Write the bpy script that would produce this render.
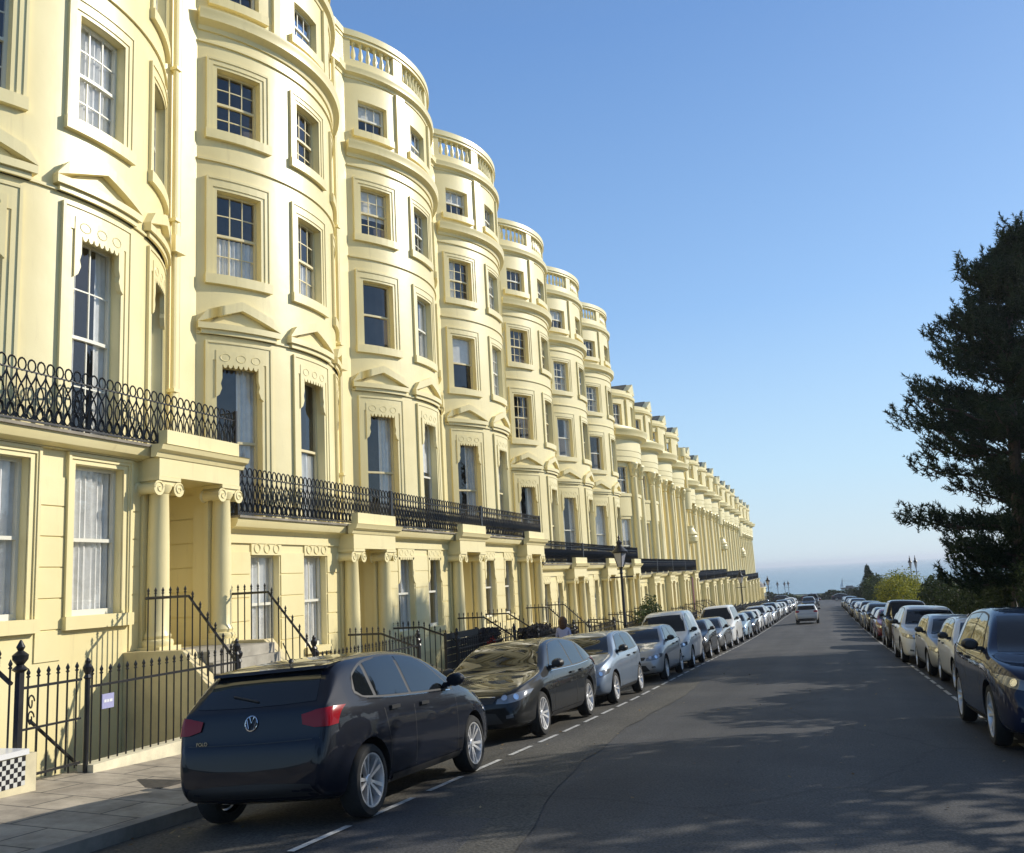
import bpy, bmesh, math, random
from mathutils import Vector, Matrix
from mathutils.bvhtree import BVHTree
R_ = math.radians
random.seed(7)
for o in list(bpy.data.objects): bpy.data.objects.remove(o, do_unlink=True)
scene = bpy.context.scene
C = scene.collection

# ------------------------------------------------------------------ camera
F_PX, CX, CY = 900.0, 512.0, 426.5
PITCH, YAW, ROLL = 0.16886, 0.31935, math.atan(0.055)
Fv = Vector((-math.sin(YAW)*math.cos(PITCH), math.cos(YAW)*math.cos(PITCH), math.sin(PITCH)))
Rv = Vector((math.cos(YAW), math.sin(YAW), 0))
Uv = Rv.cross(Fv)
c_, s_ = math.cos(ROLL), math.sin(ROLL)
Xc = Rv*c_ - Uv*s_
Yc = Rv*s_ + Uv*c_
cam = bpy.data.cameras.new('camera'); camo = bpy.data.objects.new('camera', cam); C.objects.link(camo)
camo.matrix_world = Matrix(((Xc.x, Yc.x, -Fv.x, 0), (Xc.y, Yc.y, -Fv.y, 0), (Xc.z, Yc.z, -Fv.z, 0), (0, 0, 0, 1)))
cam.sensor_width = 36; cam.sensor_fit = 'HORIZONTAL'; cam.lens = F_PX/1024*36
cam.clip_start = 0.1; cam.clip_end = 40000
scene.camera = camo
scene.render.resolution_x = 1024; scene.render.resolution_y = 853

# ------------------------------------------------------------------ sky and sun
SUN_EL = R_(28); SUN_H = Vector((0.80, 0.60)).normalized()
SUN = Vector((SUN_H.x*math.cos(SUN_EL), SUN_H.y*math.cos(SUN_EL), math.sin(SUN_EL)))
w = bpy.data.worlds.new('World'); scene.world = w; w.use_nodes = True
nt = w.node_tree; bg = nt.nodes['Background']
sky = nt.nodes.new('ShaderNodeTexSky'); sky.sky_type = 'NISHITA'; sky.sun_disc = False
sky.sun_elevation = SUN_EL; sky.sun_rotation = math.atan2(SUN_H.x, SUN_H.y)
sky.air_density = 1.0; sky.dust_density = 0.5; sky.ozone_density = 2.0; sky.altitude = 0
# sea haze: the clear blue pales to milky blue-white toward the horizon
tcw = nt.nodes.new('ShaderNodeTexCoord'); sp = nt.nodes.new('ShaderNodeSeparateXYZ'); mrw = nt.nodes.new('ShaderNodeMapRange')
mrw.inputs[1].default_value = 0.0; mrw.inputs[2].default_value = 0.35; mrw.inputs[3].default_value = 0.93; mrw.inputs[4].default_value = 0.60; mrw.interpolation_type = 'SMOOTHERSTEP'
rw = nt.nodes.new('ShaderNodeValToRGB'); SKY_S = 0.14
for e_, (p_, c_) in zip([rw.color_ramp.elements[0], rw.color_ramp.elements[1], rw.color_ramp.elements.new(0.10), rw.color_ramp.elements.new(0.28), rw.color_ramp.elements.new(0.55)],
    [(0.0, (0.60, 0.73, 0.80)), (1.0, (0.08, 0.20, 0.52)), (0.10, (0.47, 0.69, 0.88)), (0.28, (0.26, 0.50, 0.88)), (0.55, (0.13, 0.31, 0.70))]):
    e_.position = p_; e_.color = (c_[0]/SKY_S, c_[1]/SKY_S, c_[2]/SKY_S, 1)
mxw = nt.nodes.new('ShaderNodeMix'); mxw.data_type = 'RGBA'
nt.links.new(tcw.outputs['Generated'], sp.inputs[0]); nt.links.new(sp.outputs[2], mrw.inputs[0]); nt.links.new(sp.outputs[2], rw.inputs[0])
nt.links.new(mrw.outputs[0], mxw.inputs[0]); nt.links.new(sky.outputs[0], mxw.inputs[6]); nt.links.new(rw.outputs[0], mxw.inputs[7])
nt.links.new(mxw.outputs[2], bg.inputs[0]); bg.inputs[1].default_value = SKY_S
sl = bpy.data.lights.new('sun', 'SUN'); sl.energy = 4.35; sl.angle = R_(0.5); sl.color = (1.0, 0.93, 0.80)
so = bpy.data.objects.new('sun', sl); C.objects.link(so); so.rotation_euler = SUN.to_track_quat('Z', 'Y').to_euler()
so.location = (60, 40, 60)
vs = scene.view_settings; vs.view_transform = 'Standard'; vs.look = 'None'; vs.exposure = 0.16; vs.gamma = 1.0
vs.use_curve_mapping = False

# ------------------------------------------------------------------ materials
MATS = {}
def mat(name, col, rough=0.6, metal=0.0, spec=0.5, coat=0.0, noise=None, bump=None, emit=None, coat_rough=0.03):
    """noise=(scale, amount[, second colour]); bump=(scale, strength)"""
    if name in MATS: return MATS[name]
    m = bpy.data.materials.new(name); m.use_nodes = True; n = m.node_tree.nodes; l = m.node_tree.links
    p = n['Principled BSDF']
    p.inputs['Base Color'].default_value = (*col, 1); p.inputs['Roughness'].default_value = rough
    p.inputs['Metallic'].default_value = metal; p.inputs['Specular IOR Level'].default_value = spec
    p.inputs['Coat Weight'].default_value = coat; p.inputs['Coat Roughness'].default_value = coat_rough
    if noise or bump: tc = n.new('ShaderNodeTexCoord')
    if noise:
        t = n.new('ShaderNodeTexNoise'); t.inputs['Scale'].default_value = noise[0]; t.inputs['Detail'].default_value = 6
        t.inputs['Roughness'].default_value = 0.65
        r = n.new('ShaderNodeValToRGB'); a = noise[1]
        c2 = noise[2] if len(noise) > 2 else tuple(min(1, c*(1+a)) for c in col)
        c1 = tuple(c*(1-a) for c in col) if len(noise) < 3 else col
        r.color_ramp.elements[0].color = (*c1, 1); r.color_ramp.elements[1].color = (*c2, 1)
        r.color_ramp.elements[0].position = 0.3; r.color_ramp.elements[1].position = 0.7
        l.new(tc.outputs['Object'], t.inputs['Vector']); l.new(t.outputs['Fac'], r.inputs[0]); l.new(r.outputs[0], p.inputs['Base Color'])
    if bump:
        t2 = n.new('ShaderNodeTexNoise'); t2.inputs['Scale'].default_value = bump[0]; t2.inputs['Detail'].default_value = 5
        b = n.new('ShaderNodeBump'); b.inputs['Strength'].default_value = bump[1]; b.inputs['Distance'].default_value = 0.02
        l.new(tc.outputs['Object'], t2.inputs['Vector']); l.new(t2.outputs['Fac'], b.inputs['Height']); l.new(b.outputs[0], p.inputs['Normal'])
    MATS[name] = m
    return m

def stucco_material():
    m = bpy.data.materials.new('cream_gloss_stucco'); m.use_nodes = True; n = m.node_tree.nodes; l = m.node_tree.links
    p = n['Principled BSDF']; tc = n.new('ShaderNodeTexCoord')
    # broad patches of faded paint
    t1 = n.new('ShaderNodeTexNoise'); t1.inputs['Scale'].default_value = 0.55; t1.inputs['Detail'].default_value = 5
    r1 = n.new('ShaderNodeValToRGB')
    r1.color_ramp.elements[0].color = (0.78, 0.665, 0.345, 1); r1.color_ramp.elements[1].color = (0.845, 0.745, 0.42, 1)
    r1.color_ramp.elements[0].position = 0.3; r1.color_ramp.elements[1].position = 0.7
    # vertical rain streaks
    mp = n.new('ShaderNodeMapping'); mp.inputs['Scale'].default_value = (3.5, 3.5, 0.28)
    t2 = n.new('ShaderNodeTexNoise'); t2.inputs['Scale'].default_value = 1.6; t2.inputs['Detail'].default_value = 7; t2.inputs['Roughness'].default_value = 0.7
    r2 = n.new('ShaderNodeValToRGB'); r2.color_ramp.elements[0].position = 0.58; r2.color_ramp.elements[1].position = 0.82
    r2.color_ramp.elements[0].color = (0, 0, 0, 1); r2.color_ramp.elements[1].color = (0.55, 0.55, 0.55, 1)
    mx = n.new('ShaderNodeMix'); mx.data_type = 'RGBA'
    mx.inputs[7].default_value = (0.50, 0.40, 0.22, 1)
    l.new(tc.outputs['Object'], t1.inputs['Vector']); l.new(t1.outputs['Fac'], r1.inputs[0])
    l.new(tc.outputs['Object'], mp.inputs['Vector']); l.new(mp.outputs[0], t2.inputs['Vector']); l.new(t2.outputs['Fac'], r2.inputs[0])
    l.new(r2.outputs[0], mx.inputs[0]); l.new(r1.outputs[0], mx.inputs[6]); l.new(mx.outputs[2], p.inputs['Base Color'])
    rr = n.new('ShaderNodeMapRange'); rr.inputs[3].default_value = 0.30; rr.inputs[4].default_value = 0.46
    l.new(t1.outputs['Fac'], rr.inputs[0]); l.new(rr.outputs[0], p.inputs['Roughness'])
    p.inputs['Specular IOR Level'].default_value = 0.5
    t3 = n.new('ShaderNodeTexNoise'); t3.inputs['Scale'].default_value = 2.3; t3.inputs['Detail'].default_value = 6
    b = n.new('ShaderNodeBump'); b.inputs['Strength'].default_value = 0.16; b.inputs['Distance'].default_value = 0.03
    l.new(tc.outputs['Object'], t3.inputs['Vector']); l.new(t3.outputs['Fac'], b.inputs['Height']); l.new(b.outputs[0], p.inputs['Normal'])
    return m
def asphalt_material(name, c1, c2, grain, rough):
    m = bpy.data.materials.new(name); m.use_nodes = True; n = m.node_tree.nodes; l = m.node_tree.links
    p = n['Principled BSDF']; tc = n.new('ShaderNodeTexCoord')
    t1 = n.new('ShaderNodeTexNoise'); t1.inputs['Scale'].default_value = 0.5; t1.inputs['Detail'].default_value = 6
    r1 = n.new('ShaderNodeValToRGB'); r1.color_ramp.elements[0].color = (*c1, 1); r1.color_ramp.elements[1].color = (*c2, 1)
    r1.color_ramp.elements[0].position = 0.32; r1.color_ramp.elements[1].position = 0.7
    t2 = n.new('ShaderNodeTexNoise'); t2.inputs['Scale'].default_value = grain; t2.inputs['Detail'].default_value = 3
    mr = n.new('ShaderNodeMapRange'); mr.inputs[1].default_value = 0.35; mr.inputs[2].default_value = 0.7; mr.inputs[3].default_value = 0.55; mr.inputs[4].default_value = 1.6
    mm = n.new('ShaderNodeMix'); mm.data_type = 'RGBA'; mm.blend_type = 'MULTIPLY'; mm.inputs[0].default_value = 1
    # tar cracks
    v = n.new('ShaderNodeTexVoronoi'); v.feature = 'DISTANCE_TO_EDGE'; v.inputs['Scale'].default_value = 0.22
    wn = n.new('ShaderNodeTexNoise'); wn.inputs['Scale'].default_value = 1.2; wn.inputs['Detail'].default_value = 4
    wm = n.new('ShaderNodeMix'); wm.data_type = 'RGBA'; wm.inputs[0].default_value = 0.35
    l.new(tc.outputs['Object'], wn.inputs['Vector']); l.new(tc.outputs['Object'], wm.inputs[6]); l.new(wn.outputs['Color'], wm.inputs[7]); l.new(wm.outputs[2], v.inputs['Vector'])
    cr = n.new('ShaderNodeMapRange'); cr.inputs[1].default_value = 0.0; cr.inputs[2].default_value = 0.006; cr.inputs[3].default_value = 0.72; cr.inputs[4].default_value = 1.0
    l.new(v.outputs['Distance'], cr.inputs[0])
    mul = n.new('ShaderNodeMath'); mul.operation = 'MULTIPLY'
    l.new(tc.outputs['Object'], t1.inputs['Vector']); l.new(tc.outputs['Object'], t2.inputs['Vector'])
    l.new(t1.outputs['Fac'], r1.inputs[0]); l.new(t2.outputs['Fac'], mr.inputs[0])
    # tyre-polished tracks and oil drips running along the street
    tm = n.new('ShaderNodeMapping'); tm.inputs['Scale'].default_value = (1.1, 0.035, 1); tt = n.new('ShaderNodeTexNoise'); tt.inputs['Scale'].default_value = 1.0; tt.inputs['Detail'].default_value = 5
    tr_ = n.new('ShaderNodeMapRange'); tr_.inputs[1].default_value = 0.35; tr_.inputs[2].default_value = 0.65; tr_.inputs[3].default_value = 0.78; tr_.inputs[4].default_value = 1.18
    m2 = n.new('ShaderNodeMath'); m2.operation = 'MULTIPLY'
    l.new(tc.outputs['Object'], tm.inputs['Vector']); l.new(tm.outputs[0], tt.inputs['Vector']); l.new(tt.outputs['Fac'], tr_.inputs[0])
    l.new(mr.outputs[0], m2.inputs[0]); l.new(tr_.outputs[0], m2.inputs[1])
    l.new(m2.outputs[0], mul.inputs[0]); l.new(cr.outputs[0], mul.inputs[1])
    l.new(r1.outputs[0], mm.inputs[6]); l.new(mul.outputs[0], mm.inputs[7]); l.new(mm.outputs[2], p.inputs['Base Color'])
    p.inputs['Roughness'].default_value = rough; p.inputs['Specular IOR Level'].default_value = 0.3
    b = n.new('ShaderNodeBump'); b.inputs['Strength'].default_value = 0.45; b.inputs['Distance'].default_value = 0.012
    l.new(t2.outputs['Fac'], b.inputs['Height']); l.new(b.outputs[0], p.inputs['Normal'])
    return m
def paving_material():
    m = bpy.data.materials.new('stone_paving'); m.use_nodes = True; n = m.node_tree.nodes; l = m.node_tree.links
    p = n['Principled BSDF']; tc = n.new('ShaderNodeTexCoord')
    br = n.new('ShaderNodeTexBrick'); br.inputs['Scale'].default_value = 1.0
    br.inputs['Brick Width'].default_value = 0.92; br.inputs['Row Height'].default_value = 0.62; br.inputs['Mortar Size'].default_value = 0.012
    br.inputs['Color1'].default_value = (0.43, 0.37, 0.28, 1); br.inputs['Color2'].default_value = (0.36, 0.31, 0.24, 1); br.inputs['Mortar'].default_value = (0.10, 0.09, 0.075, 1)
    t = n.new('ShaderNodeTexNoise'); t.inputs['Scale'].default_value = 1.7; t.inputs['Detail'].default_value = 8; t.inputs['Roughness'].default_value = 0.7
    mr = n.new('ShaderNodeMapRange'); mr.inputs[1].default_value = 0.3; mr.inputs[2].default_value = 0.7; mr.inputs[3].default_value = 0.45; mr.inputs[4].default_value = 1.3
    mm = n.new('ShaderNodeMix'); mm.data_type = 'RGBA'; mm.blend_type = 'MULTIPLY'; mm.inputs[0].default_value = 1
    l.new(tc.outputs['Object'], br.inputs['Vector']); l.new(tc.outputs['Object'], t.inputs['Vector']); l.new(t.outputs['Fac'], mr.inputs[0])
    l.new(br.outputs['Color'], mm.inputs[6]); l.new(mr.outputs[0], mm.inputs[7]); l.new(mm.outputs[2], p.inputs['Base Color'])
    p.inputs['Roughness'].default_value = 0.85
    b = n.new('ShaderNodeBump'); b.inputs['Strength'].default_value = 0.3; b.inputs['Distance'].default_value = 0.01
    l.new(t.outputs['Fac'], b.inputs['Height']); l.new(b.outputs[0], p.inputs['Normal'])
    return m
def glass_material(name, tint=0.92, boost=1.6):
    m = bpy.data.materials.new(name); m.use_nodes = True; n = m.node_tree.nodes; l = m.node_tree.links
    n.remove(n['Principled BSDF']); out = n['Material Output']
    tr = n.new('ShaderNodeBsdfTransparent'); tr.inputs[0].default_value = (tint, tint, tint, 1)
    gl = n.new('ShaderNodeBsdfGlossy'); gl.inputs['Roughness'].default_value = 0.01
    lw = n.new('ShaderNodeLayerWeight'); lw.inputs[0].default_value = 0.5
    fr = n.new('ShaderNodeMath'); fr.operation = 'POWER'; fr.inputs[1].default_value = 3.6; l.new(lw.outputs['Facing'], fr.inputs[0])
    mu = n.new('ShaderNodeMath'); mu.operation = 'MULTIPLY_ADD'; mu.inputs[1].default_value = 0.9; mu.inputs[2].default_value = 0.10; mu.use_clamp = True
    tc = n.new('ShaderNodeTexCoord'); t = n.new('ShaderNodeTexNoise'); t.inputs['Scale'].default_value = 1.3
    b = n.new('ShaderNodeBump'); b.inputs['Strength'].default_value = 0.06; b.inputs['Distance'].default_value = 0.03
    l.new(tc.outputs['Object'], t.inputs['Vector']); l.new(t.outputs['Fac'], b.inputs['Height']); l.new(b.outputs[0], gl.inputs['Normal'])
    mx = n.new('ShaderNodeMixShader')
    l.new(fr.outputs[0], mu.inputs[0]); l.new(mu.outputs[0], mx.inputs[0]); l.new(tr.outputs[0], mx.inputs[1]); l.new(gl.outputs[0], mx.inputs[2]); l.new(mx.outputs[0], out.inputs[0])
    return m
def leaf_material(name, c1, c2, rough=0.7, trans=0.25):
    m = bpy.data.materials.new(name); m.use_nodes = True; n = m.node_tree.nodes; l = m.node_tree.links
    p = n['Principled BSDF']; g = n.new('ShaderNodeNewGeometry'); r = n.new('ShaderNodeValToRGB')
    r.color_ramp.elements[0].color = (*c1, 1); r.color_ramp.elements[1].color = (*c2, 1)
    l.new(g.outputs['Random Per Island'], r.inputs[0]); l.new(r.outputs[0], p.inputs['Base Color'])
    p.inputs['Roughness'].default_value = rough; p.inputs['Specular IOR Level'].default_value = 0.25
    td = n.new('ShaderNodeBsdfTranslucent'); mx = n.new('ShaderNodeMixShader'); mx.inputs[0].default_value = trans
    l.new(r.outputs[0], td.inputs[0]); l.new(p.outputs[0], mx.inputs[1]); l.new(td.outputs[0], mx.inputs[2]); l.new(mx.outputs[0], n['Material Output'].inputs[0])
    return m

STUCCO = stucco_material()
WHITEPAINT = mat('white_window_paint', (0.72, 0.70, 0.60), 0.4)
CREAMPAINT = mat('cream_window_paint', (0.74, 0.64, 0.38), 0.4)
GLASS = glass_material('window_glass')
CURTAIN = mat('white_curtain', (0.80, 0.80, 0.77), 0.9, noise=(6, 0.12))
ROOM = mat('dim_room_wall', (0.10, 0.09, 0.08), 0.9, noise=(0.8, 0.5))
SLATE = mat('roof_slate', (0.16, 0.16, 0.165), 0.6, noise=(4, 0.3))
IRON = mat('black_iron_paint', (0.012, 0.012, 0.014), 0.38, noise=(9, 0.5))
DOORP = mat('black_door_paint', (0.015, 0.015, 0.018), 0.25)
STONE = mat('step_stone', (0.36, 0.33, 0.27), 0.8, noise=(3, 0.25))
LEAD = mat('lead_slab_edge', (0.23, 0.20, 0.15), 0.7, noise=(5, 0.35))
DARKWALL = mat('lightwell_wall', (0.50, 0.43, 0.28), 0.7, noise=(2, 0.3))
ROADM = asphalt_material('dark_road_asphalt', (0.044, 0.044, 0.047), (0.072, 0.071, 0.071), 55, 0.75)
LANEM = asphalt_material('coarse_lane_asphalt', (0.060, 0.057, 0.050), (0.098, 0.092, 0.080), 38, 0.85)
PAVEM = paving_material()
KERBM = mat('kerb_stone', (0.24, 0.22, 0.19), 0.85, noise=(1.3, 0.45), bump=(9, .3))
PAINTM = mat('road_marking_paint', (0.44, 0.44, 0.42), 0.8, noise=(14, 0.45))
GRASSM = mat('park_grass', (0.05, 0.075, 0.02), 0.9, noise=(1.2, 0.4), bump=(30, 0.6))
BARK = mat('pine_bark', (0.06, 0.045, 0.035), 0.9, noise=(9, 0.4), bump=(14, 0.8))
PINE = leaf_material('pine_needles', (0.012, 0.026, 0.012), (0.035, 0.058, 0.022), trans=0.12)
BROAD = leaf_material('broad_leaves', (0.022, 0.042, 0.012), (0.07, 0.10, 0.03))
HEDGE = leaf_material('hedge_leaves', (0.020, 0.034, 0.012), (0.062, 0.085, 0.028))
GOLD = leaf_material('golden_leaves', (0.05, 0.075, 0.010), (0.36, 0.34, 0.025), trans=0.25)
PURPLEBUSH = leaf_material('dark_planter_leaves', (0.02, 0.02, 0.028), (0.06, 0.055, 0.06))
REDLEAF = leaf_material('red_flowers', (0.12, 0.01, 0.008), (0.28, 0.03, 0.02))

# ------------------------------------------------------------------ mesh helper
class MB:
    def __init__(self, f=None): self.v = []; self.f = []; self.m = []; self.map = f; self.cur = 0
    def vert(self, p):
        self.v.append(self.map(*p) if self.map else tuple(p)); return len(self.v)-1
    def raw(self, p): self.v.append(tuple(p)); return len(self.v)-1
    def face(self, ids): self.f.append(ids); self.m.append(self.cur)
    def quad(self, a, b, c, d): self.face([self.vert(a), self.vert(b), self.vert(c), self.vert(d)])
    def grid(self, fn, us, vs):
        base = len(self.v)
        for u in us:
            for v in vs: self.vert(fn(u, v))
        nv = len(vs)
        for i in range(len(us)-1):
            for j in range(nv-1):
                a = base+i*nv+j; self.face([a, a+1, a+nv+1, a+nv])
    def box(self, a0, a1, b0, b1, c0, c1, brk=None, skip=''):
        """box in (a,b,c); brk: list of a cuts"""
        As = [a0, a1] if brk is None else brk(a0, a1)
        base = len(self.v)
        for a in As:
            for (b, c) in ((b0, c0), (b1, c0), (b1, c1), (b0, c1)): self.vert((a, b, c))
        n = len(As)
        for i in range(n-1):
            k = base+i*4
            for j in range(4):
                self.face([k+j, k+(j+1) % 4, k+4+(j+1) % 4, k+4+j])
        self.face([base, base+3, base+2, base+1]); e = base+(n-1)*4; self.face([e, e+1, e+2, e+3])
    def prism(self, poly, c0, c1, order=(0, 1, 2)):
        """poly: list of (a,b), extruded c0..c1, in coords a,b,c permuted by order"""
        n = len(poly)
        def P(a, b, c):
            t = (a, b, c); r = [0, 0, 0]
            for i, k in enumerate(order): r[k] = t[i]
            return r
        i0 = [self.vert(P(a, b, c0)) for a, b in poly]; i1 = [self.vert(P(a, b, c1)) for a, b in poly]
        self.face(i0[::-1]); self.face(i1)
        for k in range(n): self.face([i0[k], i0[(k+1) % n], i1[(k+1) % n], i1[k]])
    def tube(self, pts, r, seg=5, cap=True, radii=None):
        pts = [Vector(self.map(*p)) if self.map else Vector(p) for p in pts]
        rings = []; up = None
        for i, p in enumerate(pts):
            d = (pts[min(i+1, len(pts)-1)]-pts[max(i-1, 0)])
            if d.length < 1e-9: d = Vector((0, 0, 1))
            d.normalize()
            if up is None: up = Vector((0, 0, 1)) if abs(d.z) < 0.9 else Vector((1, 0, 0))
            a = up-d*up.dot(d)
            if a.length < 1e-6: a = Vector((1, 0, 0))-d*d.x
            a.normalize(); b = d.cross(a); up = a
            rr = radii[i] if radii else r
            rings.append([self.raw(p+a*(rr*math.cos(2*math.pi*k/seg))+b*(rr*math.sin(2*math.pi*k/seg))) for k in range(seg)])
        for i in range(len(rings)-1):
            for k in range(seg): self.face([rings[i][k], rings[i][(k+1) % seg], rings[i+1][(k+1) % seg], rings[i+1][k]])
        if cap: self.face(rings[0][::-1]); self.face(rings[-1])
    def lathe(self, prof, centre=(0, 0, 0), seg=16, axis='z', a0=0, a1=2*math.pi, cap=True):
        full = abs(a1-a0-2*math.pi) < 1e-6; n = seg if full else seg+1
        rings = []
        for r, h in prof:
            ring = []
            for k in range(n):
                a = a0+(a1-a0)*k/seg
                if axis == 'z': p = (centre[0]+r*math.cos(a), centre[1]+r*math.sin(a), centre[2]+h)
                elif axis == 'x': p = (centre[0]+h, centre[1]+r*math.cos(a), centre[2]+r*math.sin(a))
                else: p = (centre[0]+r*math.cos(a), centre[1]+h, centre[2]+r*math.sin(a))
                ring.append(self.vert(p))
            rings.append(ring)
        for i in range(len(rings)-1):
            for k in range(seg):
                k2 = (k+1) % n
                self.face([rings[i][k], rings[i][k2], rings[i+1][k2], rings[i+1][k]])
        if full and cap: self.face(rings[0][::-1]); self.face(rings[-1])
    def mesh(self, name, mats, smooth=30, merge=True):
        me = bpy.data.meshes.new(name)
        bm = bmesh.new(); vs_ = [bm.verts.new(p) for p in self.v]; bm.verts.ensure_lookup_table()
        for f, mi in zip(self.f, self.m):
            if len(set(f)) < 3: continue
            try: fc = bm.faces.new([vs_[i] for i in f]); fc.material_index = mi
            except ValueError: pass
        if merge: bmesh.ops.remove_doubles(bm, verts=bm.verts, dist=2e-4)
        bmesh.ops.recalc_face_normals(bm, faces=bm.faces)
        bm.to_mesh(me); bm.free()
        for m in (mats if isinstance(mats, (list, tuple)) else [mats]): me.materials.append(m)
        if smooth:
            me.polygons.foreach_set('use_smooth', [True]*len(me.polygons))
            me.set_sharp_from_angle(angle=R_(smooth))
        return me
def link(name, me, parent=None, loc=(0, 0, 0), rot=None):
    o = bpy.data.objects.new(name, me); C.objects.link(o); o.location = loc
    if rot: o.rotation_euler = rot
    if parent: o.parent = parent
    return o
def thing(name, label, cat, loc=(0, 0, 0), rotz=0, group=None):
    o = link(name, None, None, loc, (0, 0, rotz)); o['label'] = label; o['category'] = cat; o.empty_display_size = 0.3
    if group: o['group'] = group
    return o
def tag(o, label, cat, group=None):
    o['label'] = label; o['category'] = cat
    if group: o['group'] = group
    return o
def structure(o): o['kind'] = 'structure'; return o
def dup(o, parent=None):
    c = o.copy(); C.objects.link(c)
    if parent: c.parent = parent
    for ch in o.children: dup(ch, c)
    return c

# ------------------------------------------------------------------ ground levels
GP = [(-60, 1.6), (0, -1.63), (7, -2.005), (14.6, -2.415), (20, -2.66), (30, -3.05), (46, -3.70), (57, -4.08), (77, -4.68), (107, -5.5), (155, -6.75), (200, -7.9), (240, -8.9), (330, -10.4)]
def g(y):
    if y <= GP[0][0]: return GP[0][1]
    for (a, za), (b, zb) in zip(GP, GP[1:]):
        if y <= b: return za+(zb-za)*(y-a)/(b-a)
    return GP[-1][1]
def camber(x): return 0.077-0.008*(x+1)**2
def road_z(x, y): return g(y)+camber(x)
KL, KR = -6.25, 4.25
def pave_z(x, y):
    if x < -1: return g(y)+camber(KL)+0.12+(-x+KL)*0.045
    return g(y)+camber(KR)+0.12+(x-KR)*0.02
YS = [-40, -20, -10, -5, 0, 3.5, 7, 10, 14.6, 17, 20, 25, 30, 38, 46, 57, 67, 77, 92, 107, 130, 155, 178, 200]

def sheet(name, m, xs, ys, zf, dz=0.0):
    mb = MB()
    mb.grid(lambda x, y: (x, y, zf(x, y)+dz), xs, ys)
    return structure(link(name, mb.mesh(name, m, 60)))
# one ground sheet to the shore; it dips under the lightwells
def ground_z(x, y):
    base = g(y)-0.25
    if y > 330: base = -10.4-(y-330)*0.06
    if -12.4 < x < -9.0 and y < 185: return base-2.3
    return base
gx = [-3000, -800, -200, -60, -24, -12.5, -12.35, -9.05, -8.95, KL-.05, -3, 0, 3, KR+.05, 6, 20, 60, 200, 800, 3000]
gy = [-400]+YS+[240, 285, 330, 345, 380, 430]
sheet('ground', GRASSM, gx, gy, ground_z)
road_x = [KL, -5.2, -4.1, -2.9, -1.9, -1, 0, 1, 2.1, 3.2, KR]
sheet('road', ROADM, road_x, YS, road_z)
# coarse older surfacing left in the parking lane, its ragged edge wandering
def lane():
    mb = MB(); n = 60; rnd = random.Random(3); rows = []
    for i in range(n+1):
        y = -8+i*0.9
        e = -2.75+0.25*math.sin(y*0.35)+rnd.uniform(-.05, .05)+(0.9*max(0, (9-y)/9) if y < 9 else 0) - (0.06*max(0, y-12) if y > 12 else 0)
        e = max(e, -4.6)
        xs = [KL, -5.3, -4.7, e]
        rows.append([mb.raw((x, y, road_z(x, y)+0.006)) for x in xs])
    for a, b in zip(rows, rows[1:]):
        for j in range(3): mb.face([a[j], b[j], b[j+1], a[j+1]])
    return structure(link('parking_lane', mb.mesh('parking_lane', LANEM, 60)))
lane()
sheet('pavement', PAVEM, [-9.0, -8.2, -7.3, KL-0.15], YS[:-1]+[185], pave_z)
sheet('park_pavement', PAVEM, [KR+0.15, 5.0, 5.6], YS[:-1]+[185], pave_z)
def kerb(name, x0, x1):
    mb = MB()
    pr = [(x0, -0.3), (x0, 0), (x1, 0), (x1, -0.3)]
    rows = [[mb.raw((x, y, pave_z(KL-0.15 if x0 < 0 else KR+.15, y)+z+0.003)) for x, z in pr] for y in YS]
    for a, b in zip(rows, rows[1:]):
        for j in range(3): mb.face([a[j], b[j], b[j+1], a[j+1]])
    return structure(link(name, mb.mesh(name, KERBM, 40)))
kerb('kerb', KL-0.152, KL+0.002); kerb('kerb', KR-0.002, KR+0.152)
# cross street and promenade at the bottom of the hill
sheet('seafront_road', ROADM, [-150, -60, -20, 0, 20, 60, 150], [200, 212, 225], lambda x, y: g(y)+0.05)
sheet('promenade', GRASSM, [-400, -100, 0, 100, 400], [225.2, 260, 330], lambda x, y: g(y)+0.08)
beachm = mat('shingle_beach', (0.15, 0.13, 0.10), 0.9, noise=(2, 0.3), bump=(20, 0.6))
sheet('beach', beachm, [-3000, -300, 0, 300, 3000], [331, 345, 380, 428], lambda x, y: -10.4-(y-330)*0.06+0.3)
def sea():
    m = bpy.data.materials.new('sea_water'); m.use_nodes = True; n = m.node_tree.nodes; l = m.node_tree.links
    p = n['Principled BSDF']; p.inputs['Base Color'].default_value = (0.03, 0.10, 0.14, 1); p.inputs['Roughness'].default_value = 0.22
    tc = n.new('ShaderNodeTexCoord'); mp = n.new('ShaderNodeMapping'); mp.inputs['Scale'].default_value = (0.06, 0.2, 1)
    t = n.new('ShaderNodeTexNoise'); t.inputs['Scale'].default_value = 1.0; t.inputs['Detail'].default_value = 6
    b = n.new('ShaderNodeBump'); b.inputs['Strength'].default_value = 0.5; b.inputs['Distance'].default_value = 1.2
    l.new(tc.outputs['Object'], mp.inputs['Vector']); l.new(mp.outputs[0], t.inputs['Vector']); l.new(t.outputs['Fac'], b.inputs['Height']); l.new(b.outputs[0], p.inputs['Normal'])
    mb = MB(); mb.grid(lambda x, y: (x, y, -13.5), [-20000, -4000, -500, 0, 500, 4000, 20000], [395, 800, 2000, 6000, 25000])
    return structure(link('sea', mb.mesh('sea', m, 0)))
sea()
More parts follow.
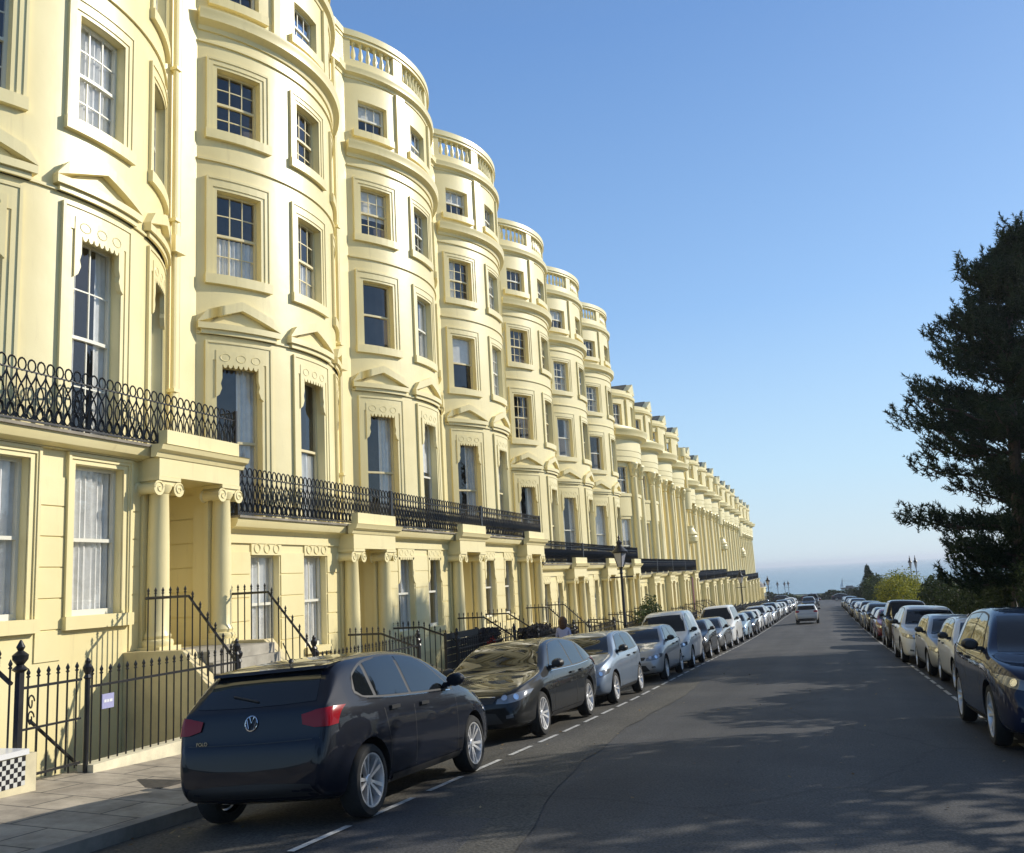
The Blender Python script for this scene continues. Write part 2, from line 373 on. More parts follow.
# painted bay dashes (each a short worn sheet)
def dashes():
    mb = MB()
    def dash(x, y0, y1, w_=0.065):
        mb.quad((x-w_/2, y0, road_z(x, y0)+0.011), (x+w_/2, y0, road_z(x, y0)+0.011), (x+w_/2, y1, road_z(x, y1)+0.011), (x-w_/2, y1, road_z(x, y1)+0.011))
    y = 6.4
    while y < 150:
        dash(-4.1, y, y+0.92); y += 1.29
    y = 12.0
    while y < 150:
        dash(2.08, y, y+0.92); y += 1.29
    return structure(link('road_markings', mb.mesh('road_markings', PAINTM, 0)))
dashes()
def manholes():
    for x, y, zf, sx, sy in ((-7.55, 8.9, pave_z, .32, .2), (-6.8, 10.4, pave_z, .45, .3)):
        mb = MB(); mb.box(x-sx, x+sx, y-sy, y+sy, zf(x, y)-0.02, zf(x, y)+0.006)
        o = link('utility_cover', mb.mesh('utility_cover', mat('cast_iron', (0.05, 0.045, 0.04), .7, noise=(20, .4)), 0))
        tag(o, 'small rusty utility cover in the pavement ' + ('near the iron gate' if sx < .4 else 'beside the dark hatchback'), 'cover')
manholes()

# ------------------------------------------------------------------ terrace houses
W = 6.73; RB = 4.28; DEP = 1.087; PHI = math.acos(1-DEP/RB); FL = W/2-RB*math.sin(PHI); S = 2*FL+2*PHI*RB; SC = S/2
SW = 0.507*RB           # arc distance between window centres
XF = -12.0; Y0 = 14.86-W
def bow(s, z, n):
    if s < FL: return (n, s, z)
    if s > S-FL: return (n, W-(S-s), z)
    a = (s-SC)/RB
    return (DEP-RB+(RB+n)*math.cos(a), W/2+(RB+n)*math.sin(a), z)
def brk(a, b, d=0.24):
    pts = {a, b}
    for k in (FL, S-FL):
        if a+1e-4 < k < b-1e-4: pts.add(k)
    ks = sorted(pts); out = []
    for u, v in zip(ks, ks[1:]):
        n = max(1, math.ceil((v-u)/d)) if not (v <= FL+1e-6 or u >= S-FL-1e-6) else 1
        out += [u+(v-u)*i/n for i in range(n)]
    return out+[ks[-1]]
def flatmap(s, z, n): return (DEP+n, s, z)
def one(a, b): return [a, b]
def wall_grid(mb, s0, s1, z0, z1, opens, depth, brk=brk, n=0.0):
    ss = {s0, s1}; zz = {z0, z1}
    for o in opens: ss |= {o[0], o[1]}; zz |= {o[2], o[3]}
    ks = sorted(ss); full = []
    for u, v in zip(ks, ks[1:]): full += brk(u, v)[:-1]
    full.append(ks[-1]); zs = sorted(zz)
    def inside(s, z): return any(o[0] < s < o[1] and o[2] < z < o[3] for o in opens)
    for a, b in zip(full, full[1:]):
        for c, d in zip(zs, zs[1:]):
            if not inside((a+b)/2, (c+d)/2): mb.quad((a, c, n), (b, c, n), (b, d, n), (a, d, n))
    for o in opens:
        a, b, c, d = o[:4]
        for s in (a, b): mb.quad((s, c, n), (s, d, n), (s, d, n-depth), (s, c, n-depth))
        for z in (c, d):
            for u, v in zip(brk(a, b), brk(a, b)[1:]): mb.quad((u, z, n), (v, z, n), (v, z, n-depth), (u, z, n-depth))
def mould(mb, s0, s1, prof, brk=brk):
    """sweep profile [(z,n)...] along s"""
    ks = brk(s0, s1); rows = [[mb.vert((s, z, n)) for z, n in prof] for s in ks]
    for a, b in zip(rows, rows[1:]):
        for j in range(len(prof)-1): mb.face([a[j], b[j], b[j+1], a[j+1]])
    mb.face(rows[0]); mb.face(rows[-1][::-1])
CORNICE = lambda z0, z1, p: [(z0, 0), (z0, p*.18), (z0+(z1-z0)*.22, p*.28), (z0+(z1-z0)*.36, p*.62), (z0+(z1-z0)*.42, p*.95), (z0+(z1-z0)*.78, p), (z0+(z1-z0)*.86, p*1.06), (z1, p*1.08), (z1+.04, 0)]

def sash(mb, s0, s1, z0, z1, n, cols=3, rows=2, brk=brk):
    fr = 0.055; zm = (z0+z1)/2
    for a, b in ((s0, s0+fr), (s1-fr, s1)): mb.box(a, b, z0, z1, n-.05, n+.02, brk=one)
    for a, b in ((z0, z0+.09), (z1-fr, z1), (zm-.028, zm+.028)): mb.box(s0+fr, s1-fr, a, b, n-.045, n+.022, brk=brk)
    for half in (0, 1):
        a0 = z0+.09 if half == 0 else zm+.028; a1 = zm-.028 if half == 0 else z1-fr; nn = n-.035+.03*half
        for k in range(1, cols): 
            sx = s0+fr+(s1-s0-2*fr)*k/cols; mb.box(sx-.012, sx+.012, a0, a1, nn-.012, nn+.012, brk=one)
        for k in range(1, rows):
            zx = a0+(a1-a0)*k/rows; mb.box(s0+fr, s1-fr, zx-.012, zx+.012, nn-.010, nn+.010, brk=brk)
def pane(mb, s0, s1, z0, z1, n, brk=brk):
    zm = (z0+z1)/2; ks = brk(s0, s1)
    for a, b in zip(ks, ks[1:]):
        mb.quad((a, z0, n-.035), (b, z0, n-.035), (b, zm, n-.035), (a, zm, n-.035))
        mb.quad((a, zm, n-.005), (b, zm, n-.005), (b, z1, n-.005), (a, z1, n-.005))
def curtain(mb, s0, s1, z0, z1, n, side, rnd):
    w_ = s1-s0
    spans = {'both': [(s0, s0+w_*.3), (s1-w_*.3, s1)], 'left': [(s0, s0+w_*.42)], 'net': [(s0, s1)], 'right': [(s1-w_*.45, s1)], 'half': [(s0, s1)]}[side]
    if side == 'half': z1 = z0+(z1-z0)*.48
    ph = rnd.random()*6
    for a, b in spans:
        N = max(6, int((b-a)/.035))
        mb.grid(lambda s, z: (s, z, n+.028*math.sin(s*52+ph+.3*math.sin(z*3))), [a+(b-a)*i/N for i in range(N+1)], [z0+(z1-z0)*j/4 for j in range(5)])
def blind(mb, s0, s1, z0, z1, n, f):
    mb.grid(lambda s, z: (s, z, n), brk(s0, s1), [z1-(z1-z0)*f, z1])
def surround(mb, s0, s1, z0, z1, w_, p, zt=None, brk=brk, sill=True, sillh=.22):
    zt = zt or z1+w_
    o0, o1 = s0-w_, s1+w_
    for (a, b, c, d) in ((o0, s0-.09, z0, zt), (s1+.09, o1, z0, zt)): mb.box(a, b, c, d, -.01, p, brk=one)
    mb.box(s0-.09, s1+.09, z1+.07, zt, -.01, p, brk=brk)
    # inner fillet
    for (a, b) in ((s0-.088, s0), (s1, s1+.088)): mb.box(a, b, z0, z1, -.01, p*.5, brk=one)
    mb.box(s0-.088, s1+.088, z1, z1+.068, -.01, p*.5, brk=brk)
    # outer bead
    for (a, b) in ((o0-.03, o0+.02), (o1-.02, o1+.03)): mb.box(a, b, z0, zt+.03, -.01, p+.02, brk=one)
    mb.box(o0+.022, o1-.022, zt-.02, zt+.03, -.01, p+.02, brk=brk)
    if sill: mb.box(o0-.05, o1+.05, z0-sillh, z0-.002, -.01, p+.06, brk=brk)
def pediment(mb, sc, hw, z0, z1, p):
    zc = z0+.13
    mb.box(sc-hw, sc+hw, z0, zc, -.01, p, brk=brk)
    mb.box(sc-hw+.07, sc+hw-.07, z0-.10, z0-.002, -.01, p*.62, brk=brk)
    t = .21
    for sg in (-1, 1):
        N = 5
        for i in range(N):
            f0, f1 = i/N, (i+1)/N
            q = []
            for f in (f0, f1):
                s_ = sc+sg*hw*(1-f); zb = zc+.003+(z1-t-zc)*f
                q.append((s_, zb))
            (a, za), (b, zb) = q
            ids = [mb.vert(P) for P in ((a, za, -.01), (b, zb, -.01), (b, zb+t, -.01), (a, za+t*(.15 if f0 == 0 else 1), -.01), (a, za, p), (b, zb, p), (b, zb+t, p), (a, za+t*(.15 if f0 == 0 else 1), p))]
            for f in ((4, 5, 6, 7), (0, 3, 2, 1), (0, 1, 5, 4), (3, 7, 6, 2), (0, 4, 7, 3), (1, 2, 6, 5)): mb.face([ids[k] for k in f])
    # tympanum panel slightly proud of the wall
    mb.quad((sc-hw+.25, zc+.004, .02), (sc, zc+.004, .02), (sc, z1-t-.01, .02), (sc-hw*.5, zc+(z1-t-zc)*.5, .02))
    mb.quad((sc, zc+.004, .02), (sc+hw-.25, zc+.004, .02), (sc+hw*.5, zc+(z1-t-zc)*.5, .02), (sc, z1-t-.01, .02))
def pelmet(mb, s0, s1, z0, z1, n0, n1, brk=brk):
    """scalloped blind-box: panel above the opening with ears hanging down both jambs"""
    mb.box(s0-.02, s1+.02, z0, z1, n0, n1, brk=brk)
    k = 9; w_ = (s1-s0)/k
    for i in range(k):
        a = s0+w_*i; mb.prism([(a+.01, z0+.001), (a+w_-.01, z0+.001), (a+w_*.8, z0-.05), (a+w_*.5, z0-.075), (a+w_*.2, z0-.05)], n1-.03, n1)
    e = .11
    for a, b, sg in ((s0-.02, s0+e, 1), (s1+.02, s1-e, -1)):
        L = b-a
        pts = [(a, z0), (b, z0), (b, z0-.30), (a+L*.75, z0-.42), (a+L*.95, z0-.52), (a+L*.55, z0-.66), (a, z0-.72)]
        mb.prism(pts if sg > 0 else pts[::-1], n0, n1)
    # raised scrollwork
    for i in range(3):
        cx = s0+(s1-s0)*(i+.5)/3; cz = (z0+z1)/2; r = min(.08, (z1-z0)*.32)
        mb.tube([(cx+r*math.cos(t)*1.3, cz+r*math.sin(t), n1-.002) for t in [k*.52 for k in range(13)]], .010, 4)
def baluster_prof(h):
    return [(.050, 0), (.075, 0), (.075, .06*h), (.045, .10*h), (.062, .2*h), (.082, .34*h), (.07, .48*h), (.04, .68*h), (.045, .80*h), (.04, .84*h), (.06, .88*h), (.075, .92*h), (.075, h), (.05, h)]
def balusters(mb, s0, s1, z0, z1, n, pitch=.235, seg=7):
    k = int((s1-s0)/pitch)
    for i in range(k):
        s_ = s0+(s1-s0)*(i+.5)/k
        base = mb.map; 
        for sg in (0,):
            rings = []
            pr = baluster_prof(z1-z0)
            for r, h in pr: rings.append([mb.vert((s_+r*math.cos(2*math.pi*q/seg), z0+h, n+r*math.sin(2*math.pi*q/seg))) for q in range(seg)])
            for a, b in zip(rings, rings[1:]):
                for q in range(seg): mb.face([a[q], a[(q+1) % seg], b[(q+1) % seg], b[q]])

def iron_panel(mb, y0, y1, z0, z1, x, hi=True):
    """loop pattern: overlapping tall figure-of-eights with round heads, between two rails"""
    H = z1-z0; pitch = .17; n = max(1, round((y1-y0)/pitch)); p = (y1-y0)/n
    mb.box(x-.016, x+.016, y0, y1, z0+.02, z0+.05); mb.box(x-.012, x+.012, y0, y1, z1-.19, z1-.172)
    N = 12 if hi else 7; sg = 4 if hi else 3; r = .0155
    for i in range(n):
        yc = y0+p*(i+.5)
        # head ring
        mb.tube([(x, yc+p*.40*math.cos(t), z1-.095+.092*math.sin(t)) for t in [2*math.pi*k/N for k in range(N+1)]], r, sg, cap=False)
        # s-shaped lower strands
        for sgn in (-1, 1):
            pts = []
            for k in range(N+1):
                t = k/N; pts.append((x+sgn*.012, yc+sgn*p*.47*math.cos(t*math.pi*2.0)*(1-.35*t), z1-.19-(H-.25)*t))
            mb.tube(pts, r, sg, cap=False)
        mb.tube([(x, yc+p*.34*math.cos(t), z0+.16+.10*math.sin(t)) for t in [2*math.pi*k/N for k in range(N+1)]], r*.9, sg, cap=False)
        mb.tube([(x, yc+p*.5, z0+.03), (x, yc+p*.5, z1-.18)], r*.8, sg, cap=False)

def ionic_column(x, y, z0, z1, r):
    """shaft mesh, capital mesh"""
    a = MB(); H = z1-z0
    a.box(x-r*1.45, x+r*1.45, y-r*1.45, y+r*1.45, z0, z0+.10)
    a.lathe([(r*1.35, .10), (r*1.42, .15), (r*1.35, .20), (r*1.12, .22), (r*1.2, .27), (r*1.12, .31), (r, .36), (r*1.0, H*.35), (r*.97, H*.6), (r*.87, H-.30), (r*.92, H-.28)], (x, y, z0), 20)
    b = MB(); zc = z1-.27
    b.box(x-r*1.25, x+r*1.25, y-r*1.5, y+r*1.5, z1-.07, z1-.004)
    b.lathe([(r*.9, 0), (r*1.15, .08), (r*1.2, .14), (r*.9, .19)], (x, y, zc), 16)
    b.box(x-r*1.08, x+r*1.08, y-r*1.3, y+r*1.3, z1-.155, z1-.073)
    for sg in (-1, 1):
        for q in (0,):
            b.lathe([(.02, -r*1.16), (.13, -r*1.16), (.13, -r*1.08), (.10, -r*.95), (.09, 0), (.10, r*.95), (.13, r*1.08), (.13, r*1.16), (.02, r*1.16)], (x, y+sg*r*1.34, z1-.20), 14, axis='x')
            # spiral on the front face
            b.tube([(x+r*1.17, y+sg*r*1.34+(.115-.007*k)*math.cos(k*.6)*sg, z1-.20+(.115-.007*k)*math.sin(k*.6)) for k in range(15)], .014, 4)
    return a, b

# --- ground floor shared by all houses: local z are group levels (see LV)
def ground_floor(root, lv, first=False, hi=True, grand=False):
    zb, zt = lv['floor'], lv['slab0']         # porch floor level, underside of balcony slab
    base = lv['area']
    wz0, wz1 = lv['gw']
    op = [(.86, 1.88, wz0, wz1), (2.86, 3.80, wz0, wz1)] if not first else [(1.02, 2.10, wz0, wz1), (2.95, 4.00, wz0, wz1)]
    porch = (4.80, 6.18, zb, lv['frieze'])
    bw = [(.85, 1.95, base+.9, base+2.0), (2.75, 3.65, base+.9, base+2.0)] if base < zb-2.2 else []
    mb = MB(flatmap)
    wall_grid(mb, 0.004, W-.004, base, zt, op+bw, .24, one)
    # cut porch: rebuilt as its own grid on the right part
    mb2 = MB(flatmap)
    wall_grid(mb2, 0.004, W-.004, base, zt, op+bw+[porch], .30, one)
    # rusticated courses
    zc = zb+.05; ch = .46
    while zc+ch < zt-.34:
        spans = [(0.03, W-.03)]
        blocks = [(o[0]-(.18 if first else .04), o[1]+(.18 if first else .04)) for o in op if o[3]+.30 > zc and o[2]-.2 < zc+ch]+[(porch[0]-.42, porch[1]+.45)]
        for a, b in blocks:
            ns = []
            for u, v in spans:
                if b <= u or a >= v: ns.append((u, v)); continue
                if a > u: ns.append((u, a))
                if b < v: ns.append((b, v))
            spans = ns
        for u, v in spans:
            if v-u > .05: mb2.box(u, v, zc+.012, zc+ch-.012, -.005, .022, brk=one)
        zc += ch
    link('ground_floor_wall', mb2.mesh('ground_floor_wall', STUCCO), root)
    # porch recess with rusticated cheeks
    pm = MB(); x0, x1 = DEP-2.1, DEP-.302
    y0, y1, z0, z1 = porch
    z = z0+.02
    pm.quad((x0, y0-.1, z0), (x1, y0-.1, z0), (x1, y1+.1, z0), (x0, y1+.1, z0)); pm.quad((x0, y0-.1, z1), (x1, y0-.1, z1), (x1, y1+.1, z1), (x0, y1+.1, z1))
    for y in (y0-.1, y1+.1):
        sg = 1 if y < y0 else -1
        pm.quad((x0, y, z0), (x1, y, z0), (x1, y, z1), (x0, y, z1))
        z = z0+.05
        while z+.46 < z1:
            pm.box(x0+.02, x1-.002, y-.002, y+sg*.024, z+.012, z+.448) if sg > 0 else pm.box(x0+.02, x1-.002, y+sg*.024, y+.002, z+.012, z+.448)
            z += .46
    pm.quad((x0, y0-.1, z0), (x0, y1+.1, z0), (x0, y1+.1, z1), (x0, y0-.1, z1))
    link('porch', pm.mesh('porch', STUCCO), root)
    d = MB(); d.box(x0+.02, x0+.09, y0+.22, y1-.22, z0+.02, z0+2.15)
    for a in (0, 1):
        for b in (0, 1): d.box(x0+.085, x0+.105, y0+.34+a*.46, y0+.34+a*.46+.34, z0+.25+b*.95, z0+1.0+b*.95)
    do = link('front_door', d.mesh('front_door', DOORP), root)
    k = MB(); k.lathe([(.01, 0), (.04, .02), (.045, .05), (.02, .08)], (x0+.1, y1-.36, z0+1.05), 8, 'x'); link('door_knob', k.mesh('door_knob', mat('brass', (.6, .42, .15), .3, 1.0)), do)
    # windows of this floor
    def win(o, tag_, cols, rows, cur):
        f = MB(flatmap); sash(f, o[0], o[1], o[2], o[3], -.17, cols, rows, one); w_ = link('window', f.mesh('window', WHITEPAINT, 0, False), root)
        p = MB(flatmap); pane(p, o[0]+.04, o[1]-.04, o[2]+.06, o[3]-.04, -.17, one); link('pane', p.mesh('pane', GLASS, 0), w_)
        if cur:
            c = MB(flatmap); curtain(c, o[0], o[1], o[2], o[3], -.255, cur, random.Random(int(o[0]*100))); link('curtain', c.mesh('curtain', CURTAIN), w_)
        return w_
    for i, o in enumerate(op):
        w_ = win(o, 0, 1 if first else 2, 1, ('both', 'net')[i] if first else ('net' if lv.get('net') else ('left', 'both', None)[(i+lv.get('seed', 0)) % 3]))
        s_ = MB(flatmap)
        if first:
            surround(s_, o[0], o[1], o[2], o[3], .14, .05, brk=one, sill=True, sillh=.2)
            link('architrave', s_.mesh('architrave', STUCCO), w_)
        else:
            s_.box(o[0]-.05, o[1]+.05, o[2]-.14, o[2]-.002, -.01, .10, brk=one); link('sill', s_.mesh('sill', STUCCO), w_)
            if not grand:
                t = MB(flatmap)
                if lv.get('net'): 
                    t.box(o[0]-.02, o[1]+.04, o[3]-.01, o[3]+.24, -.01, .035, brk=one)
                    for q in range(3):
                        cy = o[0]+(o[1]-o[0])*(q+.5)/3
                        t.tube([(cy+.1*math.cos(a), o[3]+.12+.09*math.sin(a), .04) for a in [j*.52 for j in range(13)]], .014, 4)
                else: pelmet(t, o[0], o[1], o[3]-.02, o[3]+.24, -.02, .035, one)
                link('pelmet', t.mesh('pelmet', STUCCO), w_)
    for o in bw:
        f = MB(flatmap); sash(f, o[0], o[1], o[2], o[3], -.17, 3, 1, one); w_ = link('basement_window', f.mesh('basement_window', WHITEPAINT, 0, False), root)
        p = MB(flatmap); pane(p, o[0]+.04, o[1]-.04, o[2]+.06, o[3]-.04, -.17, one); link('pane', p.mesh('pane', GLASS, 0), w_)
    # portico
    cx, r = DEP+.22, .185
    for y in (4.62, 6.34):
        a, b = ionic_column(cx, y, zb, lv['frieze'], r)
        if grand:
            a = MB(); a.box(cx-.26, cx+.24, y-.26, y+.26, zb, lv['frieze']-.16); b = MB(); b.box(cx-.30, cx+.28, y-.3, y+.3, lv['frieze']-.155, lv['frieze']-.003)
        co = link('column', a.mesh('column', STUCCO), root); link('capital', b.mesh('capital', STUCCO), co)
        pl = MB(flatmap); pl.box(y-.20, y+.20, zb, lv['frieze']-.003, -.01, .07, brk=one); link('pilaster', pl.mesh('pilaster', STUCCO), root)
    e = MB(); e.box(DEP-.01, DEP+.44, 4.36, 6.60, lv['frieze'], lv['slab0'])
    if grand:
        for q in range(9): e.box(DEP+.435, DEP+.455, 4.46+q*.235, 4.60+q*.235, lv['frieze']+.1, lv['slab0']-.1)
    link('portico_entablature', e.mesh('portico_entablature', STUCCO, 0), root)
    z0, z1 = lv['slab0'], lv['slab1']
    c = MB(flatmap); mould(c, 4.25, 6.71, [(z0, .35), (z0, .46), (z0+.08, .49), (z0+.12, .57), (z0+.2, .60), (z1+.003, .62), (z1+.006, .35)], one)
    link('portico_cornice', c.mesh('portico_cornice', STUCCO), root)
    if not grand:
        bl = MB(); bl.box(DEP+.34, DEP+.52, 4.45, 6.48, z1+.008, z1+.27); link('portico_parapet', bl.mesh('portico_parapet', STUCCO, 0), root)
    # slab with moulded edge
    sb = MB(flatmap); fd, fn = (.04, .09) if first else (.28, .053)
    mould(sb, .002, W-.002, [(z0-fd, -.0), (z0-fd, fn), (z0-fd*.36, fn), (z0-.02, .12), (z0+.02, .26), (z0+.10, .30), (z1-.045, .32), (z1-.045, -.9)], one)
    link('balcony_slab', sb.mesh('balcony_slab', STUCCO), root)
    ed = MB(flatmap); ed.box(.003, W-.003, z1-.044, z1, -.9, .36, brk=one); link('balcony_floor', ed.mesh('balcony_floor', LEAD, 0), root)
    return zb
def balcony_iron(root, lv, hi, y0=0.0, y1=W):
    b = MB(); z = lv['slab1']; iron_panel(b, y0+.01, y1-.01, z+.02, z+.96, DEP+.28, hi)
    for y in (y0+.03, y1-.03): b.box(DEP+.25, DEP+.31, y-.025, y+.025, z, z+.98)
    link('balcony_railing', b.mesh('balcony_railing', IRON, 0, False), root)
def balcony_end(root, lv, y):
    b = MB(); z = lv['slab1']; b.box(DEP-.05, DEP+.26, y-.012, y+.012, z+.02, z+.05); b.box(DEP-.05, DEP+.26, y-.012, y+.012, z+.93, z+.96)
    for k in range(5): b.tube([(DEP+.05+k*.06, y, z+.03), (DEP+.02+k*.06, y, z+.5), (DEP+.05+k*.06, y, z+.95)], .014, 4)
    link('balcony_return', b.mesh('balcony_return', IRON, 0, False), root)

def bow_window(root, sc, hw, z0, z1, sty, n=-.18):
    """window part + pane + optional curtain; sty: (cols, rows, curtain)"""
    f = MB(bow); sash(f, sc-hw, sc+hw, z0, z1, n, sty[0], sty[1]); w_ = link('window', f.mesh('window', WHITEPAINT if sty[3] else CREAMPAINT, 0, False), root)
    p = MB(bow); pane(p, sc-hw+.04, sc+hw-.04, z0+.06, z1-.04, n); link('pane', p.mesh('pane', GLASS, 0), w_)
    if sty[2]:
        c = MB(bow)
        if sty[2][1].isdigit(): blind(c, sc-hw, sc+hw, z0, z1, n-.07, float(sty[2][1:]))
        else: curtain(c, sc-hw, sc+hw, z0, z1, n-.085, sty[2], random.Random(int(sc*97+z0*31)))
        link('blind' if sty[2][1].isdigit() else 'curtain', c.mesh('curtain', CURTAIN), w_)
    return w_
def body(root, z0, ztop, back=0):
    m = MB(); m.box(-10, -1.02+back, .006, W-.006, z0, ztop); link('rear_block', m.mesh('rear_block', STUCCO, 0), root)
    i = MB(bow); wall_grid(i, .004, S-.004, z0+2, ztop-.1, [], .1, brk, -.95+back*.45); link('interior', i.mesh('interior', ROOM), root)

def house_A(k, lv, dz, styles, hi=True, first=False):
    """five storeys behind a bow front with balustraded parapet"""
    root = thing('terraced_house', '', 'house', (XF, Y0+(k-1)*W, dz))
    ground_floor(root, lv, first, hi)
    hw = .52
    OP = []
    fl = {1: (1.56, 4.88), 2: (6.85, 8.80), 3: (10.20, 11.72), 4: (13.46, 14.47)}
    for f, (a, b) in fl.items():
        for i in (-1, 0, 1): OP.append((SC+i*SW-hw, SC+i*SW+hw, a, b))
    mb = MB(bow); wall_grid(mb, .004, S-.004, 1.5, 15.12, OP, .26)
    link('wall', mb.mesh('wall', STUCCO), root)
    body(root, lv['floor'], 15.6)
    # thin string courses
    for z in (5.50, 9.46, 12.28):
        st = MB(bow)
        st.box(FL+.02, S-FL-.02, z, z+.05, -.01, .045, brk=brk)
        link('string_course', st.mesh('string_course', STUCCO), root)
    c = MB(bow); mould(c, FL+.01, S-FL-.01, CORNICE(12.57, 13.0, .24)); link('cornice', c.mesh('cornice', STUCCO), root)
    c = MB(bow); mould(c, .01, S-.01, CORNICE(15.12, 15.42, .17)); link('cornice', c.mesh('cornice', STUCCO), root)
    # parapet
    pp = MB(bow); pp.box(.006, S-.006, 15.40, 15.75, -.28, .02, brk=brk)
    peds = [(.006, FL+.22), (SC-SW/2-.2, SC-SW/2+.2), (SC+SW/2-.2, SC+SW/2+.2), (S-FL-.22, S-.006)]
    for a, b in peds: pp.box(a, b, 15.752, 16.40, -.24, .0, brk=brk)
    pp.box(.006, S-.006, 16.402, 16.50, -.30, .03, brk=brk); pp.box(.006, S-.006, 16.502, 16.70, -.33, .07, brk=brk)
    link('parapet', pp.mesh('parapet', STUCCO), root)
    for (a, b), (c_, d) in zip(peds, peds[1:]):
        bl = MB(bow); balusters(bl, b+.02, c_-.02, 15.75, 16.41, -.12, seg=7 if hi else 5)
        link('balustrade', bl.mesh('balustrade', STUCCO, 40, False), root)
    rf = MB(bow); ks = brk(.01, S-.01); rf.face([rf.vert((s_, 15.62, -.25)) for s_ in ks]); link('roof', rf.mesh('roof', LEAD, 0), root)
    # attic pilasters
    for s_ in (SC-SW/2, SC+SW/2):
        p = MB(bow); p.box(s_-.19, s_+.19, 13.06, 15.12, -.01, .075, brk=brk); link('pilaster', p.mesh('pilaster', STUCCO, 0), root)
    for i in (-1, 0, 1):
        sc = SC+i*SW
        w_ = bow_window(root, sc, hw, *fl[1], styles[(1, i)], n=-.2)
        s_ = MB(bow); surround(s_, sc-hw, sc+hw, 1.55, 4.88, .215, .04, zt=5.34, sill=False); link('architrave', s_.mesh('architrave', STUCCO, 0), w_)
        t = MB(bow); pelmet(t, sc-hw, sc+hw, 4.86, 5.17, -.04, .05); link('pelmet', t.mesh('pelmet', STUCCO, 0), w_)
        p = MB(bow); pediment(p, sc, .93, 5.60, 6.28, .15); link('pediment', p.mesh('pediment', STUCCO, 20), w_)
        w_ = bow_window(root, sc, hw, *fl[2], styles[(2, i)]); s_ = MB(bow); surround(s_, sc-hw, sc+hw, *fl[2], .205, .04, zt=9.07); link('architrave', s_.mesh('architrave', STUCCO, 0), w_)
        w_ = bow_window(root, sc, hw, *fl[3], styles[(3, i)]); s_ = MB(bow); surround(s_, sc-hw, sc+hw, *fl[3], .205, .04, zt=11.92); link('architrave', s_.mesh('architrave', STUCCO, 0), w_)
        w_ = bow_window(root, sc, hw*.96, fl[4][0], fl[4][1], styles[(4, i)]); s_ = MB(bow); s_.box(sc-hw-.2, sc+hw+.2, fl[4][0]-.22, fl[4][0]-.002, -.01, .11, brk=brk); link('sill', s_.mesh('sill', STUCCO, 0), w_)
    # downpipe in the recess between bows
    d = MB(); d.tube([(.10, W-.30, -2.0+1.9), (.10, W-.30, 9.0), (.10, W-.30, 15.2)], .058, 8)
    d.box(.0, .26, W-.46, W-.14, 5.9, 6.25)
    for z in (3, 6.6, 10, 13): d.box(.0, .19, W-.38, W-.22, z, z+.07)
    link('downpipe', d.mesh('downpipe', STUCCO), root)
    balcony_iron(root, lv, hi, 0, W)
    return root

